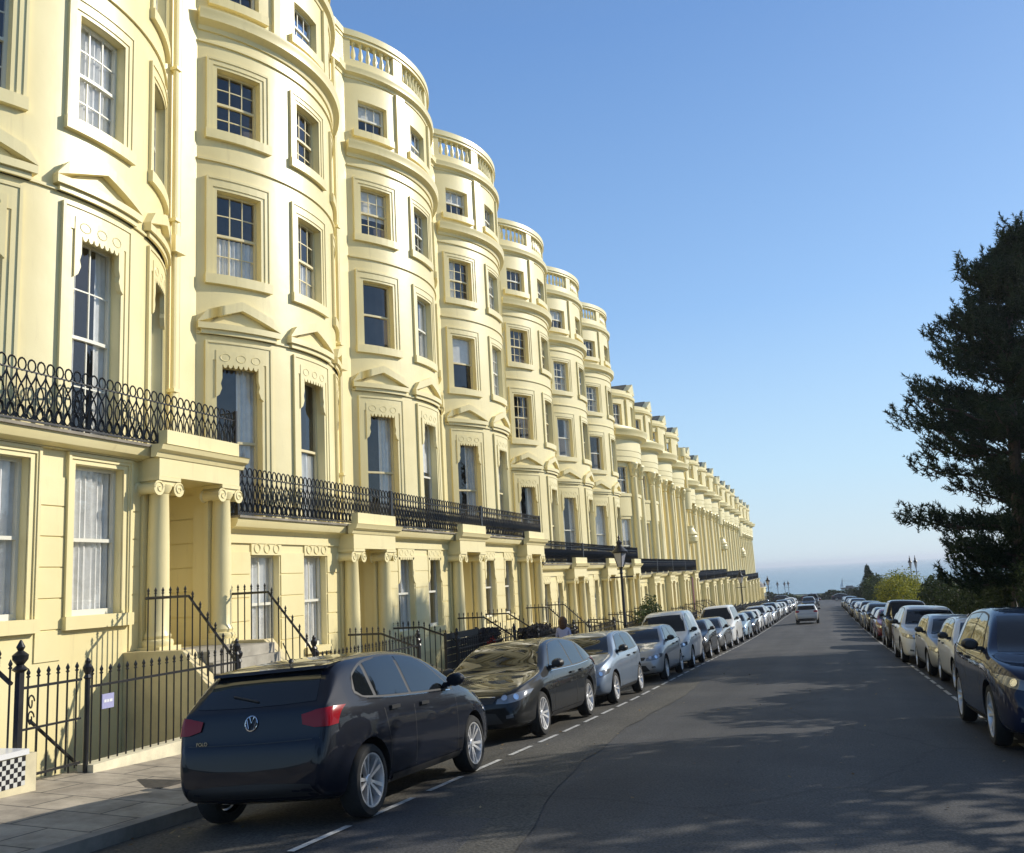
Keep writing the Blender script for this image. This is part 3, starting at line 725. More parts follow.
def house_B(k, lv, dz, recess=False, drum=False, hi=False):
    """giant-order house: columns through two storeys, heavy cornice, attic with a small central gable"""
    root = thing('terraced_house', '', 'house', (XF, Y0+(k-1)*W, dz))
    ground_floor(root, lv, False, hi, grand=True)
    hw = .55; OP = []; fl = {1: (.06, 3.44), 2: (5.08, 6.80)}
    rn = -1.5 if recess else 0
    for f, (a, b) in fl.items():
        for i in (-1, 0, 1): OP.append((SC+i*SW-hw, SC+i*SW+hw, a, b))
    mb = MB(bow); wall_grid(mb, FL if recess else .004, S-FL if recess else S-.004, lv['slab1'], 7.1, OP, .22, brk, rn)
    AT = [(SC+i*SW-.42, SC+i*SW+.42, 9.5, 10.9) for i in (-1, 0, 1)]
    wall_grid(mb, .004, S-.004, 7.1, 11.4, AT, .25)
    if recess:
        ks = brk(FL, S-FL)
        for a, b in zip(ks, ks[1:]): mb.quad((a, 7.1, 0), (b, 7.1, 0), (b, 7.1, rn), (a, 7.1, rn))
        for a, b in ((.004, FL), (S-FL, S-.004)): mb.box(a, b, lv['slab1'], 7.1, -1.6, 0, brk=one)
        pr = MB(); pr.box(.002, .95, .01, .50, lv['slab1'], 7.098); pr.box(-.05, 1.05, -.05+.06, .56, 6.75, 7.097); link('party_pier', pr.mesh('party_pier', STUCCO, 0), root)
    link('wall', mb.mesh('wall', STUCCO), root)
    body(root, lv['floor'], 11.3, -2.5 if recess else 0)
    en = MB(bow)
    mould(en, FL-.2, S-FL+.2, [(7.1, 0), (7.1, .27), (7.42, .27), (7.42, .30), (7.78, .30), (7.80, .33), (8.5, .29), (8.5, 0)])
    link('entablature', en.mesh('entablature', STUCCO), root)
    c = MB(bow); mould(c, FL-.25, S-FL+.25, [(8.5, 0), (8.5, .34), (8.62, .42), (8.72, .74), (8.95, .78), (9.0, .82), (9.12, .84), (9.16, .5), (9.30, .48), (9.31, .25), (9.42, .23), (9.43, 0)])
    link('cornice', c.mesh('cornice', STUCCO), root)
    c = MB(bow); mould(c, .01, S-.01, CORNICE(11.25, 11.55, .16)); mould(c, .01, S-.01, [(11.55, 0), (11.56, .05), (11.82, .05), (11.82, -.3)]); link('cornice', c.mesh('cornice', STUCCO), root)
    for i, s_ in enumerate((SC-SW*.72, SC+SW*.72) if recess else (SC-1.5*SW, SC-SW/2, SC+SW/2, SC+1.5*SW)):
        col = MB(); a = (s_-SC)/RB; rr = .25
        nn = RB+.10
        px, py = DEP-RB+nn*math.cos(a), W/2+nn*math.sin(a)
        z0 = lv['slab1']
        col.lathe([(rr*1.4, 0), (rr*1.4, .12), (rr*1.2, .2), (rr, .34), (rr*.98, 3), (rr*.84, 6.2)], (px, py, z0), 14)
        co = link('column', col.mesh('column', STUCCO), root)
        cp = MB(); cp.lathe([(rr*.84, 6.2-z0), (rr*.95, 6.3-z0), (rr*.95, 6.45-z0), (rr*1.3, 6.75-z0), (rr*1.6, 6.98-z0), (rr*1.35, 7.098-z0)], (px, py, z0), 12)
        for q in range(8):
            t = q*math.pi/4; cp.tube([(px+rr*.95*math.cos(t), py+rr*.95*math.sin(t), 6.4), (px+rr*1.25*math.cos(t), py+rr*1.25*math.sin(t), 6.7), (px+rr*1.5*math.cos(t), py+rr*1.5*math.sin(t), 6.62)], .05, 4)
        link('capital', cp.mesh('capital', STUCCO), co)
        p = MB(bow); p.box(max(.02, s_-.2), min(S-.02, s_+.2), 9.44, 11.25, -.01, .12, brk=brk); link('pilaster', p.mesh('pilaster', STUCCO, 0), root)
    # central gable with slate ridge running back
    gb = MB(bow); gb.prism([(SC-.95, 11.822), (SC+.95, 11.822), (SC+.95, 11.90), (SC, 12.46), (SC-.95, 11.90)], -.25, .16); link('gable', gb.mesh('gable', STUCCO, 0), root)
    sl_ = MB(); y_ = W/2
    sl_.prism([(y_-.95, 11.75), (y_+.95, 11.75), (y_, 12.50)], -2.6, DEP-.24, (1, 2, 0)); link('roof', sl_.mesh('roof', LEAD, 0), root)
    rf = MB(bow); rf.face([rf.vert((s_, 11.7, -.25)) for s_ in brk(.01, S-.01)]); link('flat_roof', rf.mesh('flat_roof', LEAD, 0), root)
    ch = MB(); ch.box(-2.2, -1.5, .02, .9, 11.3, 12.7); ch.box(-2.25, -1.45, .018, .95, 12.7, 12.85)
    co = link('chimney', ch.mesh('chimney', STUCCO, 0), root)
    po = MB()
    for q in range(3): po.lathe([(.09, 0), (.12, .05), (.09, .1), (.08, .4), (.1, .45)], (-1.85, .2+q*.27, 12.85), 8)
    link('chimney_pots', po.mesh('chimney_pots', mat('clay_pot', (.12, .09, .08), .8)), co)
    for i in (-1, 0, 1):
        sc = SC+i*SW
        for f in (1, 2):
            w_ = bow_window(root, sc, hw, *fl[f], (2, 1, (None, 'both', 'b0.4')[(i+f+k) % 3], True), n=rn-.16)
        w_ = bow_window(root, sc, .42, 9.5, 10.9, (2, 1, None, True))
        if not recess:
            p = MB(bow); p.box(sc-hw-.08, sc+hw+.08, 3.62, 4.85, -.01, .06, brk=brk); p.box(sc-hw-.12, sc+hw+.12, 4.87, 5.06, -.01, .12, brk=brk); link('spandrel_panel', p.mesh('spandrel_panel', STUCCO, 0), root)
    if drum:
        d = MB(); cy = FL*.5+.1; cx = .62
        d.lathe([(.75, 6.35), (.80, 6.4), (.80, 7.95), (.86, 8.05), (.86, 8.3)], (cx, cy, 0), 24)
        d.lathe([(.62, 11.2), (.66, 11.25), (.66, 12.0), (.5, 12.05)], (cx, cy, 0), 24)
        for t in (-1.2, -.4, .4, 1.2): d.lathe([(.1, 8.3), (.09, 11.2)], (cx+.55*math.cos(t), cy+.55*math.sin(t), 0), 8)
        link('corner_drum', d.mesh('corner_drum', STUCCO), root)
        b = MB(); b.lathe([(.25, 3.3), (.55, 3.34), (.72, 3.5), (.75, 3.9), (.70, 4.0), (.78, 4.15), (.60, 4.35), (.45, 4.7), (.48, 4.9), (.3, 4.92)], (cx+.35, cy, 0), 24)
        link('bowl_balcony', b.mesh('bowl_balcony', STUCCO), root)
    balcony_iron(root, lv, hi)
    return root

def lv_of(slab0, slab1, frieze, floor, gw, area, **k): return dict(slab0=slab0, slab1=slab1, frieze=frieze, floor=floor, gw=gw, area=area, **k)
DZ1, DZ2 = 1.06, -0.95
def styles(rnd, over={}):
    st = {}
    for f in (1, 2, 3, 4):
        cr = {1: (1, 1), 2: (1, 1), 3: (3, 2), 4: (3, 1)}[f]
        if f == 2 and rnd.random() < .4: cr = (3, 2)
        for i in (-1, 0, 1):
            cur = rnd.choice([None, 'both', 'net', None, 'b0.45', 'left', 'b0.3', 'both']) if f < 4 else rnd.choice([None, 'b0.5', None, 'half'])
            st[(f, i)] = (*cr, cur, rnd.random() < .6)
    st.update(over); return st
H = {}
rA = random.Random(11)
# group levels are stored relative to the house's own dz
L1 = lv_of(2.39-DZ1, 2.60-DZ1, 2.07-DZ1, -0.87-DZ1, (-.18-DZ1, 2.17-DZ1), g(11)-2.35-DZ1, seed=1)
H[1] = house_A(1, L1, DZ1, styles(rA, {(2, -1): (3, 2, None, True), (2, 0): (3, 2, 'net', True), (2, 1): (3, 2, None, True), (1, 0): (2, 2, 'both', True), (1, -1): (2, 2, 'both', True)}), first=True)
L2 = lv_of(1.30, 1.53, .95, -1.95, (-1.21, .80), g(25)-2.3, net=True)
H[2] = house_A(2, L2, 0, styles(rA, {(2, -1): (3, 2, 'half', False), (2, 0): (3, 2, 'half', False), (3, -1): (3, 2, None, False), (3, 0): (3, 2, None, False), (1, -1): (1, 1, 'right', False), (1, 0): (1, 1, 'half', False)}))
L3 = dict(L2); L3.pop('net'); L3['seed'] = 1
H[3] = house_A(3, L3, 0, styles(rA, {(2, -1): (1, 1, None, False), (1, -1): (1, 1, 'right', False), (3, -1): (3, 2, 'b0.6', False)}))
L3['seed'] = 2
H[4] = house_A(4, L3, 0, styles(rA, {(2, -1): (1, 1, 'b0.5', False), (1, -1): (1, 1, 'right', False)}))
LB = lv_of(-.30, -.06, -.70, -3.55, (-2.9, -.85), g(62)-2.2, seed=1)
for k in (5, 6, 7):
    L = dict(L3); L['seed'] = k; L['area'] = g(42)-2.3-DZ2
    H[k] = house_A(k, L, DZ2, styles(rA), hi=False)
def relB(k, dz, y): 
    L = dict(LB); L['area'] = g(y)-2.2-dz; L['seed'] = k
    return L
H[8] = house_B(8, relB(8, 0, 62), 0)
H[12] = house_B(12, relB(12, -.95, 90), -.95, recess=True, drum=True)
H[13] = house_B(13, relB(13, -.95, 100), -.95, recess=True)
def clone(src, k, dz):
    r = dup(H[src]); r.location = (XF, Y0+(k-1)*W, dz); H[k] = r
clone(8, 9, 0)
for k in (10, 11): clone(13, k, 0)
for k in (14, 15): clone(13, k, -.95)
clone(12, 16, -1.25)
for k in (17, 18, 19): clone(13, k, -1.25)
clone(12, 20, -1.9)
for k in (21, 22, 23): clone(13, k, -1.9)
for k, y in ((1, W-.02), (2, .02), (4, W-.02)):
    balcony_end(H[k], L1 if k == 1 else L2, y)
ORD = 'first second third fourth fifth sixth seventh eighth ninth tenth eleventh twelfth thirteenth fourteenth fifteenth sixteenth seventeenth eighteenth nineteenth twentieth twenty-first twenty-second twenty-third'.split()
for k, o in H.items():
    n = ORD[k-1]
    if k == 1: t = 'nearest cream bow-fronted house, cut by the left edge, framed ground floor windows'
    elif k == 2: t = 'cream bow-fronted house with white half curtains upstairs, second from the left edge'
    elif k <= 7: t = f'cream bow-fronted house with balustraded roof parapet, {n} from the left edge'
    elif k <= 9: t = f'cream house with tall engaged columns and small roof gable, {n} along the terrace'
    elif k in (12, 16, 20): t = f'cream house with free-standing giant columns and a round corner drum, {n} along'
    else: t = f'far cream house with a deep row of shaded giant columns, {n} along the terrace'
    o['label'] = t; o['group'] = 'houses of the cream terrace'
# low end house at the foot of the terrace
def end_house():
    y = Y0+23*W
    r = thing('corner_building', 'low pale end building with dark roof at the far foot of the terrace', 'building', (-11.2, y+.6, g(y)-.2))
    m = MB(); m.box(-9, 1.2, 0, 6.5, 0, 3.3); m.box(-9, 1.3, -.1, 6.6, 3.302, 3.55); link('wall', m.mesh('wall', STUCCO, 0), r)
    m = MB(); m.lathe([(1.7, 3.552), (1.6, 4.1), (1.1, 4.6), (.4, 4.85), (.05, 4.9)], (-.5, 3.2, 0), 16); link('roof', m.mesh('roof', SLATE), r)
    for q in range(3):
        m = MB(); m.box(1.19, 1.24, .6+q*2, 1.6+q*2, .9, 2.6); link('window', m.mesh('window', mat('dark_pane', (.02, .025, .03), .08), 0), r)
end_house()

# ------------------------------------------------------------------ area railings, steps and gates
XR = -8.8
def spike(mb, x, y, z0, z1, r=.012):
    mb.tube([(x, y, z0), (x, y, z1-.09)], r, 5)
    mb.lathe([(r, 0), (.026, .012), (.012, .03), (.022, .05), (.024, .06), (.003, .11)], (x, y, z1-.10), 6)
def urn_post(mb, x, y, z0, z1):
    mb.lathe([(.032, 0), (.032, z1-z0-.26), (.05, z1-z0-.24), (.03, z1-z0-.2), (.055, z1-z0-.15), (.06, z1-z0-.11), (.03, z1-z0-.07), (.035, z1-z0-.04), (.01, z1-z0)], (x, y, z0), 10)
def railing(y0, y1, label, hi=True, plinth=True):
    yc = (y0+y1)/2; zg = pave_z(XR, yc); ztop = zg+1.33
    r = thing('iron_railing', label, 'railing', (XR, yc, zg), group='iron railings along the pavement')
    if plinth:
        p = MB(); p.box(-.13, .12, y0-yc, y1-yc, -.45, .17); link('plinth', p.mesh('plinth', mat('plinth_paint', (.68, .62, .44), .6, noise=(3, .25)), 0), r)
    b = MB(); n = max(2, round((y1-y0)/.15))
    for i in range(n):
        y = y0+(y1-y0)*(i+.5)/n-yc
        if hi: spike(b, 0, y, .16, 1.33)
        else: b.tube([(0, y, .16), (0, y, 1.25)], .014, 4, cap=False); b.lathe([(.026, 0), (.003, .09)], (0, y, 1.24), 4)
    link('bars', b.mesh('bars', IRON, 40, False), r)
    t = MB(); t.box(-.018, .018, y0-yc, y1-yc, 1.08, 1.11); link('top_rail', t.mesh('top_rail', IRON, 0), r)
    for y in (y0, y1):
        u = MB(); urn_post(u, 0, y-yc, .0, 1.45); link('post', u.mesh('post', IRON), r)
    return r
def steps_and_rails(k, zfloor, hi, label):
    """front steps from pavement to porch floor plus a raking railing each side"""
    yb = Y0+(k-1)*W; ya, yc = yb+4.22, yb+6.45
    zp = pave_z(XR, (ya+yc)/2); xin, xl = -10.9, -9.75
    n = max(2, round((zfloor-zp)/.175))
    s = thing('front_steps', f'stone front steps rising to the porch of the {ORD[k-1]} house from the left', 'steps', (XR, (ya+yc)/2, zp), group='front steps of the terrace')
    m = MB(); hw_ = (yc-ya)/2
    for i in range(n):
        x1 = -(xl-XR+0)*-1*(i)/n; xa = (xl-XR)*(i)/n
        z1 = (zfloor-zp)*(i+1)/n
        m.box(xin-XR, xa+.12, -hw_+.16, hw_-.16, z1-(zfloor-zp)/n+(.002 if i else -.2), z1)
    link('treads', m.mesh('treads', STONE, 0), s)
    for sg in (-1, 1):
        f = MB(); f.prism([(.15, -.3), (.15, .20), (xl-XR, zfloor-zp+.05), (xin-XR, zfloor-zp+.05), (xin-XR, -.9), (-.4, -2.0), (-.02, -2.0)], sg*hw_-.15, sg*hw_+.15, (0, 2, 1))
        link('flank_wall', f.mesh('flank_wall', mat('flank_paint', (.66, .55, .30), .5, noise=(1.5, .2)), 0), s)
    for sg, y in ((-1, ya), (1, yc)):
        r = thing('stair_railing', f'black raking stair railing on the {"near" if sg < 0 else "far"} side of the {ORD[k-1]} porch from the left', 'railing', (XR, y, zp), group='stair railings at the porches')
        def zr(x): return 1.18 if x > -.02 else (1.18+(zfloor+.90-zp-1.18)*min(1, (x)/(xl-XR)))
        def zf(x): return max(.15, .15+(zfloor-zp-.12)*min(1, x/(xl-XR)))
        b = MB(); N = 12
        for i in range(N+1):
            x = (xin+.35-XR)*i/N
            if i == 0: continue
            if hi: spike(b, x, 0, zf(x), zr(x)+.16)
            else: b.tube([(x, 0, zf(x)), (x, 0, zr(x)+.12)], .014, 4)
        link('bars', b.mesh('bars', IRON, 40, False), r)
        t = MB(); t.tube([(0, 0, 1.12), (-.1, 0, zr(-.1)), (xl-XR, 0, zr(xl-XR)), (xin+.3-XR, 0, zr(xl-XR))], .024, 6); link('handrail', t.mesh('handrail', IRON), r)
        u = MB(); urn_post(u, 0, 0, 0, 1.48); link('post', u.mesh('post', IRON), r)
for k in range(1, 12):
    dz = DZ1 if k == 1 else 0 if k < 5 else DZ2 if k < 8 else 0
    fl = (L1 if k == 1 else L3 if k < 8 else LB)['floor']+dz
    steps_and_rails(k, fl, k < 4, '')
    a = Y0+(k-1)*W+6.45 if k > 1 else 0
    if k >= 1:
        a = Y0+(k-2)*W+6.45+.06 if k > 1 else 9.24; b = Y0+(k-1)*W+4.22-.06
        railing(a, b, f'black spiked iron railing on a cream plinth before the {ORD[k-1]} house from the left', k < 4)
for k in range(12, 23):
    railing(Y0+(k-2)*W+.6, Y0+(k-1)*W+.4, f'far black railing in front of the {ORD[k-1]} house along the terrace', False, False)
# gate to the basement stair beside the left edge
def area_gate():
    y0, y1 = 8.22, 9.18; z = pave_z(XR, 8.8)
    r = thing('iron_gate', 'black iron area gate with spiked bars beside the tiled step at left', 'gate', (XR, y0, z))
    b = MB()
    for i in range(6): spike(b, 0, .12+i*.145, .06, 1.30)
    link('bars', b.mesh('bars', IRON, 40, False), r)
    t = MB(); t.box(-.014, .014, .04, y1-y0-.04, .10, .13); link('gate_rail', t.mesh('gate_rail', IRON, 0), r)
    for za, zb in ((.62, .645), (1.08, 1.11)):
        t = MB(); t.box(-.0141, .0141, .04, y1-y0-.04, za, zb); link('gate_rail', t.mesh('gate_rail', IRON, 0), r)
    s = MB()
    for q in range(2): s.tube([(0, .17+.05*math.cos(a)*(1-a/9), .75+q*.18+.07*math.sin(a)) for a in [j*.5 for j in range(14)]], .011, 4)
    link('scrollwork', s.mesh('scrollwork', IRON), r)
    u = MB(); u.box(-.034, .034, -.034, .034, 0, 1.28); u.lathe([(.05, 1.28), (.09, 1.31), (.04, 1.36), (.085, 1.42), (.09, 1.47), (.03, 1.52), (.05, 1.56), (.01, 1.64)], (0, 0, 0), 12); link('gate_post', u.mesh('gate_post', IRON), r)
    # basement stair handrail
    h = thing('basement_stair', 'black basement stair with handrail going down behind the iron gate', 'stairs', (XR-.15, y0+.3, z-.05))
    m = MB()
    for i in range(11): m.box(-.95, -.05, i*.235, i*.235+.26, -.2*i-.24, -.2*i)
    link('treads', m.mesh('treads', mat('damp_stone', (.16, .15, .13), .8), 0), h)
    m = MB(); m.tube([(0, 0, .75), (0, 2.4, -1.3)], .022, 6)
    for i in range(5): m.tube([(0, .1+i*.5, .66-.43*i), (0, .1+i*.5, -.2-.43*i)], .014, 4)
    link('handrail', m.mesh('handrail', IRON), h)
area_gate()
def tiled_step():
    y0, y1 = 5.4, 8.14; z = pave_z(-8.6, 7.4)
    r = thing('tiled_step', 'white-edged doorstep with black and white diamond tiles by the left edge', 'step', (-8.45, y1, z))
    m = MB(); m.box(-1.8, .02, y0-y1, 0, -.2, .36); link('step_body', m.mesh('step_body', mat('step_cream', (.62, .55, .36), .6, noise=(3, .2)), 0), r)
    m = MB(); m.box(-1.0, .05, y0-y1, -.13, .362, .42); link('white_edge', m.mesh('white_edge', mat('white_gloss', (.72, .72, .72), .3), 0), r)
    m = MB(); mats = [mat('tile_white', (.6, .6, .56), .25), mat('tile_black', (.02, .02, .025), .25)]
    for i in range(44):
        for j in range(6):
            m.cur = (i+j) % 2; a = -.15-i*.05-.05; c = .045+j*.05
            m.quad((.024, a, c), (.024, a+.049, c), (.024, a+.049, c+.049), (.024, a, c+.049))
    link('diamond_tiles', m.mesh('diamond_tiles', mats, 0, False), r)
    rr = thing('stair_railing', 'black sloping stair railing at the left edge above the tiled step', 'railing', (-8.75, 8.06, z))
    b = MB()
    for i in range(9): spike(b, -.02-i*.17, 0, .4+i*.08, 1.36+i*.115)
    link('bars', b.mesh('bars', IRON, 40, False), rr); t = MB(); t.tube([(0, 0, 1.10), (-1.6, 0, 2.2)], .028, 6); link('handrail', t.mesh('handrail', IRON), rr)
    for q, (dy, s_) in enumerate(((-.55, .17), (-.9, .2), (-1.3, .16))):
        p = thing('plant_pot', ('small grey stone pot nearest the gate on the tiled step', 'rounded pale stone pot in the middle of the tiled step', 'third pale pot on the tiled step, cut by the left edge')[q], 'pot', (-8.72, 8.02+dy, z+.425))
        m = MB(); m.lathe([(s_*.5, 0), (s_*.9, s_*.5), (s_, s_*.9), (s_*.8, s_*1.3), (s_*.7, s_*1.2)], (0, 0, 0), 12); link('pot', m.mesh('pot', mat('pale_stone', (.42, .38, .3), .8, noise=(8, .3))), p)
        l_ = MB(); rnd = random.Random(q)
        for _ in range(40):
            d = Vector((rnd.gauss(0, 1), rnd.gauss(0, 1), abs(rnd.gauss(0, 1)))).normalized()*s_*rnd.uniform(.6, 1.4)
            c = Vector((0, 0, s_*1.2)); t = Vector((rnd.gauss(0, 1), rnd.gauss(0, 1), rnd.gauss(0, 1))).normalized()*.05
            l_.face([l_.raw(c+d), l_.raw(c+d+t), l_.raw(c+d*1.25)])
        link('leaves', l_.mesh('leaves', HEDGE, 0, False), p)
    bl = thing('blue_door', 'blue painted cupboard door behind the railing at the left edge', 'door', (-9.3, 7.2, z+.1))
    m = MB(); m.box(-.05, 0, -1.2, .55, 0, 1.0); link('door_leaf', m.mesh('door_leaf', mat('blue_paint', (.06, .09, .30), .5), 0), bl)
    m = MB(); m.box(0.002, .03, .1, .16, .45, .6); link('handle', m.mesh('handle', IRON, 0), bl)
tiled_step()
def sign_plate():
    z = pave_z(XR, 9.7); r = thing('railing_sign', 'small lavender sign fixed to the black railing by the gate', 'sign', (XR+.03, 9.55, z+.83))
    m = MB(); m.box(0, .012, -.10, .10, -.09, .09); link('plate', m.mesh('plate', mat('lavender_sign', (.36, .36, .58), .4), 0), r)
    m = MB()
    for a, b in ((-.07, -.03), (-.02, .01), (.02, .07)): m.box(.0125, .015, a, b, -.015, .02)
    link('sign_marks', m.mesh('sign_marks', mat('sign_white', (.75, .75, .78), .5), 0), r)
sign_plate()

# ------------------------------------------------------------------ foliage
def leaf_cloud(mb, centre, rad, n, size, rnd, flat=1.0, shell=.55, up=0.0):
    cx, cy, cz = centre
    for _ in range(n):
        d = Vector((rnd.gauss(0, 1), rnd.gauss(0, 1), rnd.gauss(0, 1))).normalized()*(shell+(1-shell)*rnd.random()**.6)
        p = Vector((cx+d.x*rad[0], cy+d.y*rad[1], cz+d.z*rad[2]))
        nrm = (d*.7+Vector((rnd.gauss(0, .6), rnd.gauss(0, .6), rnd.gauss(0, .6)+up))).normalized()
        a = nrm.orthogonal().normalized(); a.rotate(Matrix.Rotation(rnd.random()*6.28, 3, nrm)); b = nrm.cross(a); s = size*rnd.uniform(.6, 1.3)
        mb.face([mb.raw(p-a*s*.5), mb.raw(p+b*s*.28), mb.raw(p+a*s*.6), mb.raw(p-b*s*.28)])
def bush(name, label, cat, loc, rad, m, n, size, seed, group=None, clumps=9):
    rnd = random.Random(seed); r = thing(name, label, cat, loc, 0, group)
    mb = MB()
    for i in range(clumps):
        t = rnd.random()*6.28; q = rnd.random()**.5
        c = (rad[0]*.6*q*math.cos(t), rad[1]*.6*q*math.sin(t), rad[2]*(.42+.35*(1-q)+rnd.uniform(-.1, .1)))
        k = rnd.uniform(.40, .62)
        leaf_cloud(mb, c, (rad[0]*k, rad[1]*k, rad[2]*k*.9), n//clumps, size, rnd)
    link('foliage', mb.mesh('foliage', m, 0, False), r)
    st = MB()
    for i in range(5):
        t = i*1.26; st.tube([(0, 0, -.2), (rad[0]*.25*math.cos(t), rad[1]*.25*math.sin(t), rad[2]*.4), (rad[0]*.45*math.cos(t), rad[1]*.45*math.sin(t), rad[2]*.8)], .04, 5, radii=[.05, .035, .012])
    link('stems', st.mesh('stems', BARK), r)
    return r
def needle_clump(mb, p, axis, rnd, L, k):
    """bottle-brush tuft: fine needles set along a short twig"""
    axis = axis.normalized(); tl = L*1.7
    for q in range(k):
        t = rnd.random(); o = p+axis*(t-.5)*tl
        d = (axis*rnd.uniform(.35, 1.0)+Vector((rnd.gauss(0, .55), rnd.gauss(0, .55), rnd.gauss(0, .55)))).normalized()
        a = d.orthogonal().normalized(); a.rotate(Matrix.Rotation(rnd.random()*6.28, 3, d)); l = L*rnd.uniform(.45, .8)*(1.1-.4*t); w_ = .021
        mb.face([mb.raw(o-a*w_), mb.raw(o+a*w_), mb.raw(o+d*l)])
def pine(label, loc, h, seed, r0=.34, spread=4.2, bare=.16, group=None, dens=1.0, shape=None, leanx=0.0, nn=34):
    rnd = random.Random(seed); root = thing('pine_tree', label, 'tree', loc, 0, group)
    tr = MB(); lean = Vector((leanx, rnd.uniform(-.02, .02), 1))
    P = lambda t: Vector((lean.x*h*t+.12*math.sin(t*7), lean.y*h*t, h*t))
    tr.tube([P(t/8)-Vector((0, 0, .4 if t == 0 else 0)) for t in range(9)], r0, 10, radii=[r0*1.35]+[r0*(1-t/8.6) for t in range(1, 9)])
    link('trunk', tr.mesh('trunk', BARK), root)
    br = MB(); cr = MB()
    nw = int(h*1.45)
    for i in range(nw):
        t = bare+(1-bare)*(i+rnd.random()*.6)/nw
        if t > .985: continue
        sp = spread*(shape(t) if shape else (1-((t-.30)/.74)**2 if t > .30 else .75+.25*(t-bare)/(.30-bare)))
        sp = max(.5, sp)
        for b in range(rnd.choice((4, 5, 5, 6))):
            az = rnd.random()*6.28; L = sp*rnd.uniform(.62, 1.12); p0 = P(t)
            rise = rnd.uniform(-.05, .30)+.5*max(0, t-.6)
            pts = [p0]; d = Vector((math.cos(az), math.sin(az), rise-.12))
            for s_ in range(1, 6):
                f = s_/5; pts.append(p0+Vector((math.cos(az)*L*f, math.sin(az)*L*f, L*(rise*f-.25*f*(1-f)+.12*f*f)))+Vector((rnd.gauss(0, .05*L*.3), rnd.gauss(0, .05*L*.3), rnd.gauss(0, .05))))
            br.tube(pts, .03, 4, radii=[.06*(1-.11*k) for k in range(6)], cap=False)
            for s_ in range(1, 6):
                f = s_/5
                if f < .35 and rnd.random() < .3: continue
                for _ in range(int((2+4*f)*dens)):
                    off = Vector((rnd.uniform(-.52, .52), rnd.uniform(-.52, .52), rnd.uniform(-.12, .34)))*(.6+.5*f)
                    ax = (pts[s_]-pts[s_-1]).normalized()*.7+Vector((rnd.gauss(0, .5), rnd.gauss(0, .5), .65))
                    needle_clump(cr, pts[s_]+off, ax, rnd, rnd.uniform(.24, .40), nn)
    link('branches', br.mesh('branches', BARK, 40, False), root)
    link('crown', cr.mesh('crown', PINE, 0, False), root)
    return root
def broadleaf(label, loc, h, r, seed, m=None, group=None, n=9000, size=.26):
    rnd = random.Random(seed); root = thing('leafy_tree', label, 'tree', loc, 0, group)
    tr = MB(); tr.tube([(0, 0, -.4), (.05, 0, h*.25), (0, .1, h*.5), (.1, 0, h*.8)], .2, 9, radii=[.26, .19, .13, .04])
    for i in range(7):
        t = i*.9; tr.tube([(0, 0, h*.3+i*.1), (r*.35*math.cos(t), r*.35*math.sin(t), h*.55+i*.12), (r*.7*math.cos(t), r*.7*math.sin(t), h*.72)], .06, 5, radii=[.09, .05, .015])
    link('trunk', tr.mesh('trunk', BARK), root)
    cr = MB()
    for i in range(22):
        t = rnd.random()*6.28; q = rnd.random()**.5; zz = rnd.uniform(.42, .95)
        k = math.sqrt(max(.05, 1-((zz-.66)/.40)**2))
        leaf_cloud(cr, (r*.72*q*k*math.cos(t), r*.72*q*k*math.sin(t), h*zz), (r*.34, r*.34, h*.10), n//22, size, rnd, shell=.35)
    link('crown', cr.mesh('crown', m or BROAD, 0, False), root)
    return root

# square garden on the right
def px(Xr, Y): return Xr*Y
park_g = 'trees of the square garden'
pine('tall dark pine towering over the parked cars at the right edge', (5.9, 34.5, g(34.5)-.1), 14.3, 21, r0=.34, spread=3.25, bare=.15, dens=3.0, leanx=.11, shape=lambda t: .72 if t < .27 else (1.05 if t < .46 else max(.10, 1.05-(t-.46)*1.70)))
pine('second dark pine crowding the right edge behind the tall one', (9.6, 38.5, g(38.5)-.1), 16.5, 33, r0=.34, spread=4.6, bare=.16, dens=2.0, leanx=.03)
def hedge_row():
    k = 0
    spots = [(6.6, 27), (6.4, 31.5), (6.7, 36), (6.4, 40), (6.6, 44.5), (6.4, 49), (6.7, 54), (6.5, 59), (6.6, 64), (6.5, 105), (6.6, 112)]
    words = ['nearest', 'second', 'third', 'fourth', 'fifth', 'sixth', 'seventh', 'eighth', 'ninth', 'tenth', 'last']
    for (x, y), wd in zip(spots, words):
        hh = (2.7, 3.0, 2.6, 2.5, 2.5, 2.6, 2.6, 2.9, 2.8, 3.0, 2.8, 3.0, 2.6, 3.0, 2.9)[k]
        bush('hedge_bush', f'dark green garden bush behind the right-hand parked cars, {wd} along the hedge', 'bush', (x, y, pave_z(5.6, y)-.05), (1.25, 2.7, hh), HEDGE, 5200 if y < 50 else 3000, .13 if y < 50 else .2, 40+k, 'bushes of the garden hedge', 11); k += 1
hedge_row()
bush('golden_bush', 'bright yellow-green dome-shaped bush above the parked cars on the right', 'bush', (5.9, 81, g(81)), (2.0, 16, 3.3), GOLD, 26000, .16, 77, None, 40)
def cone_conifer():
    r = thing('conifer', 'small dark cone-shaped conifer beyond the yellow bush', 'tree', (5.7, 132, g(132)))
    m = MB(); rnd = random.Random(3)
    for i_ in range(90):
        t = i_/90; a = rnd.random()*6.28; q = 2.7*(1-t)*rnd.uniform(.2, 1); k_ = 1.0-.7*t
        leaf_cloud(m, (q*math.cos(a), q*math.sin(a), .4+4.8*t), (.85*k_, .85*k_, .6), 80, .22, rnd, shell=.25)
    link('crown', m.mesh('crown', PINE, 0, False), r)
    m = MB(); m.tube([(0, 0, -.3), (0, 0, 2.5), (0, 0, 5.4)], .12, 7, radii=[.16, .1, .02]); link('trunk', m.mesh('trunk', BARK), r)
cone_conifer()
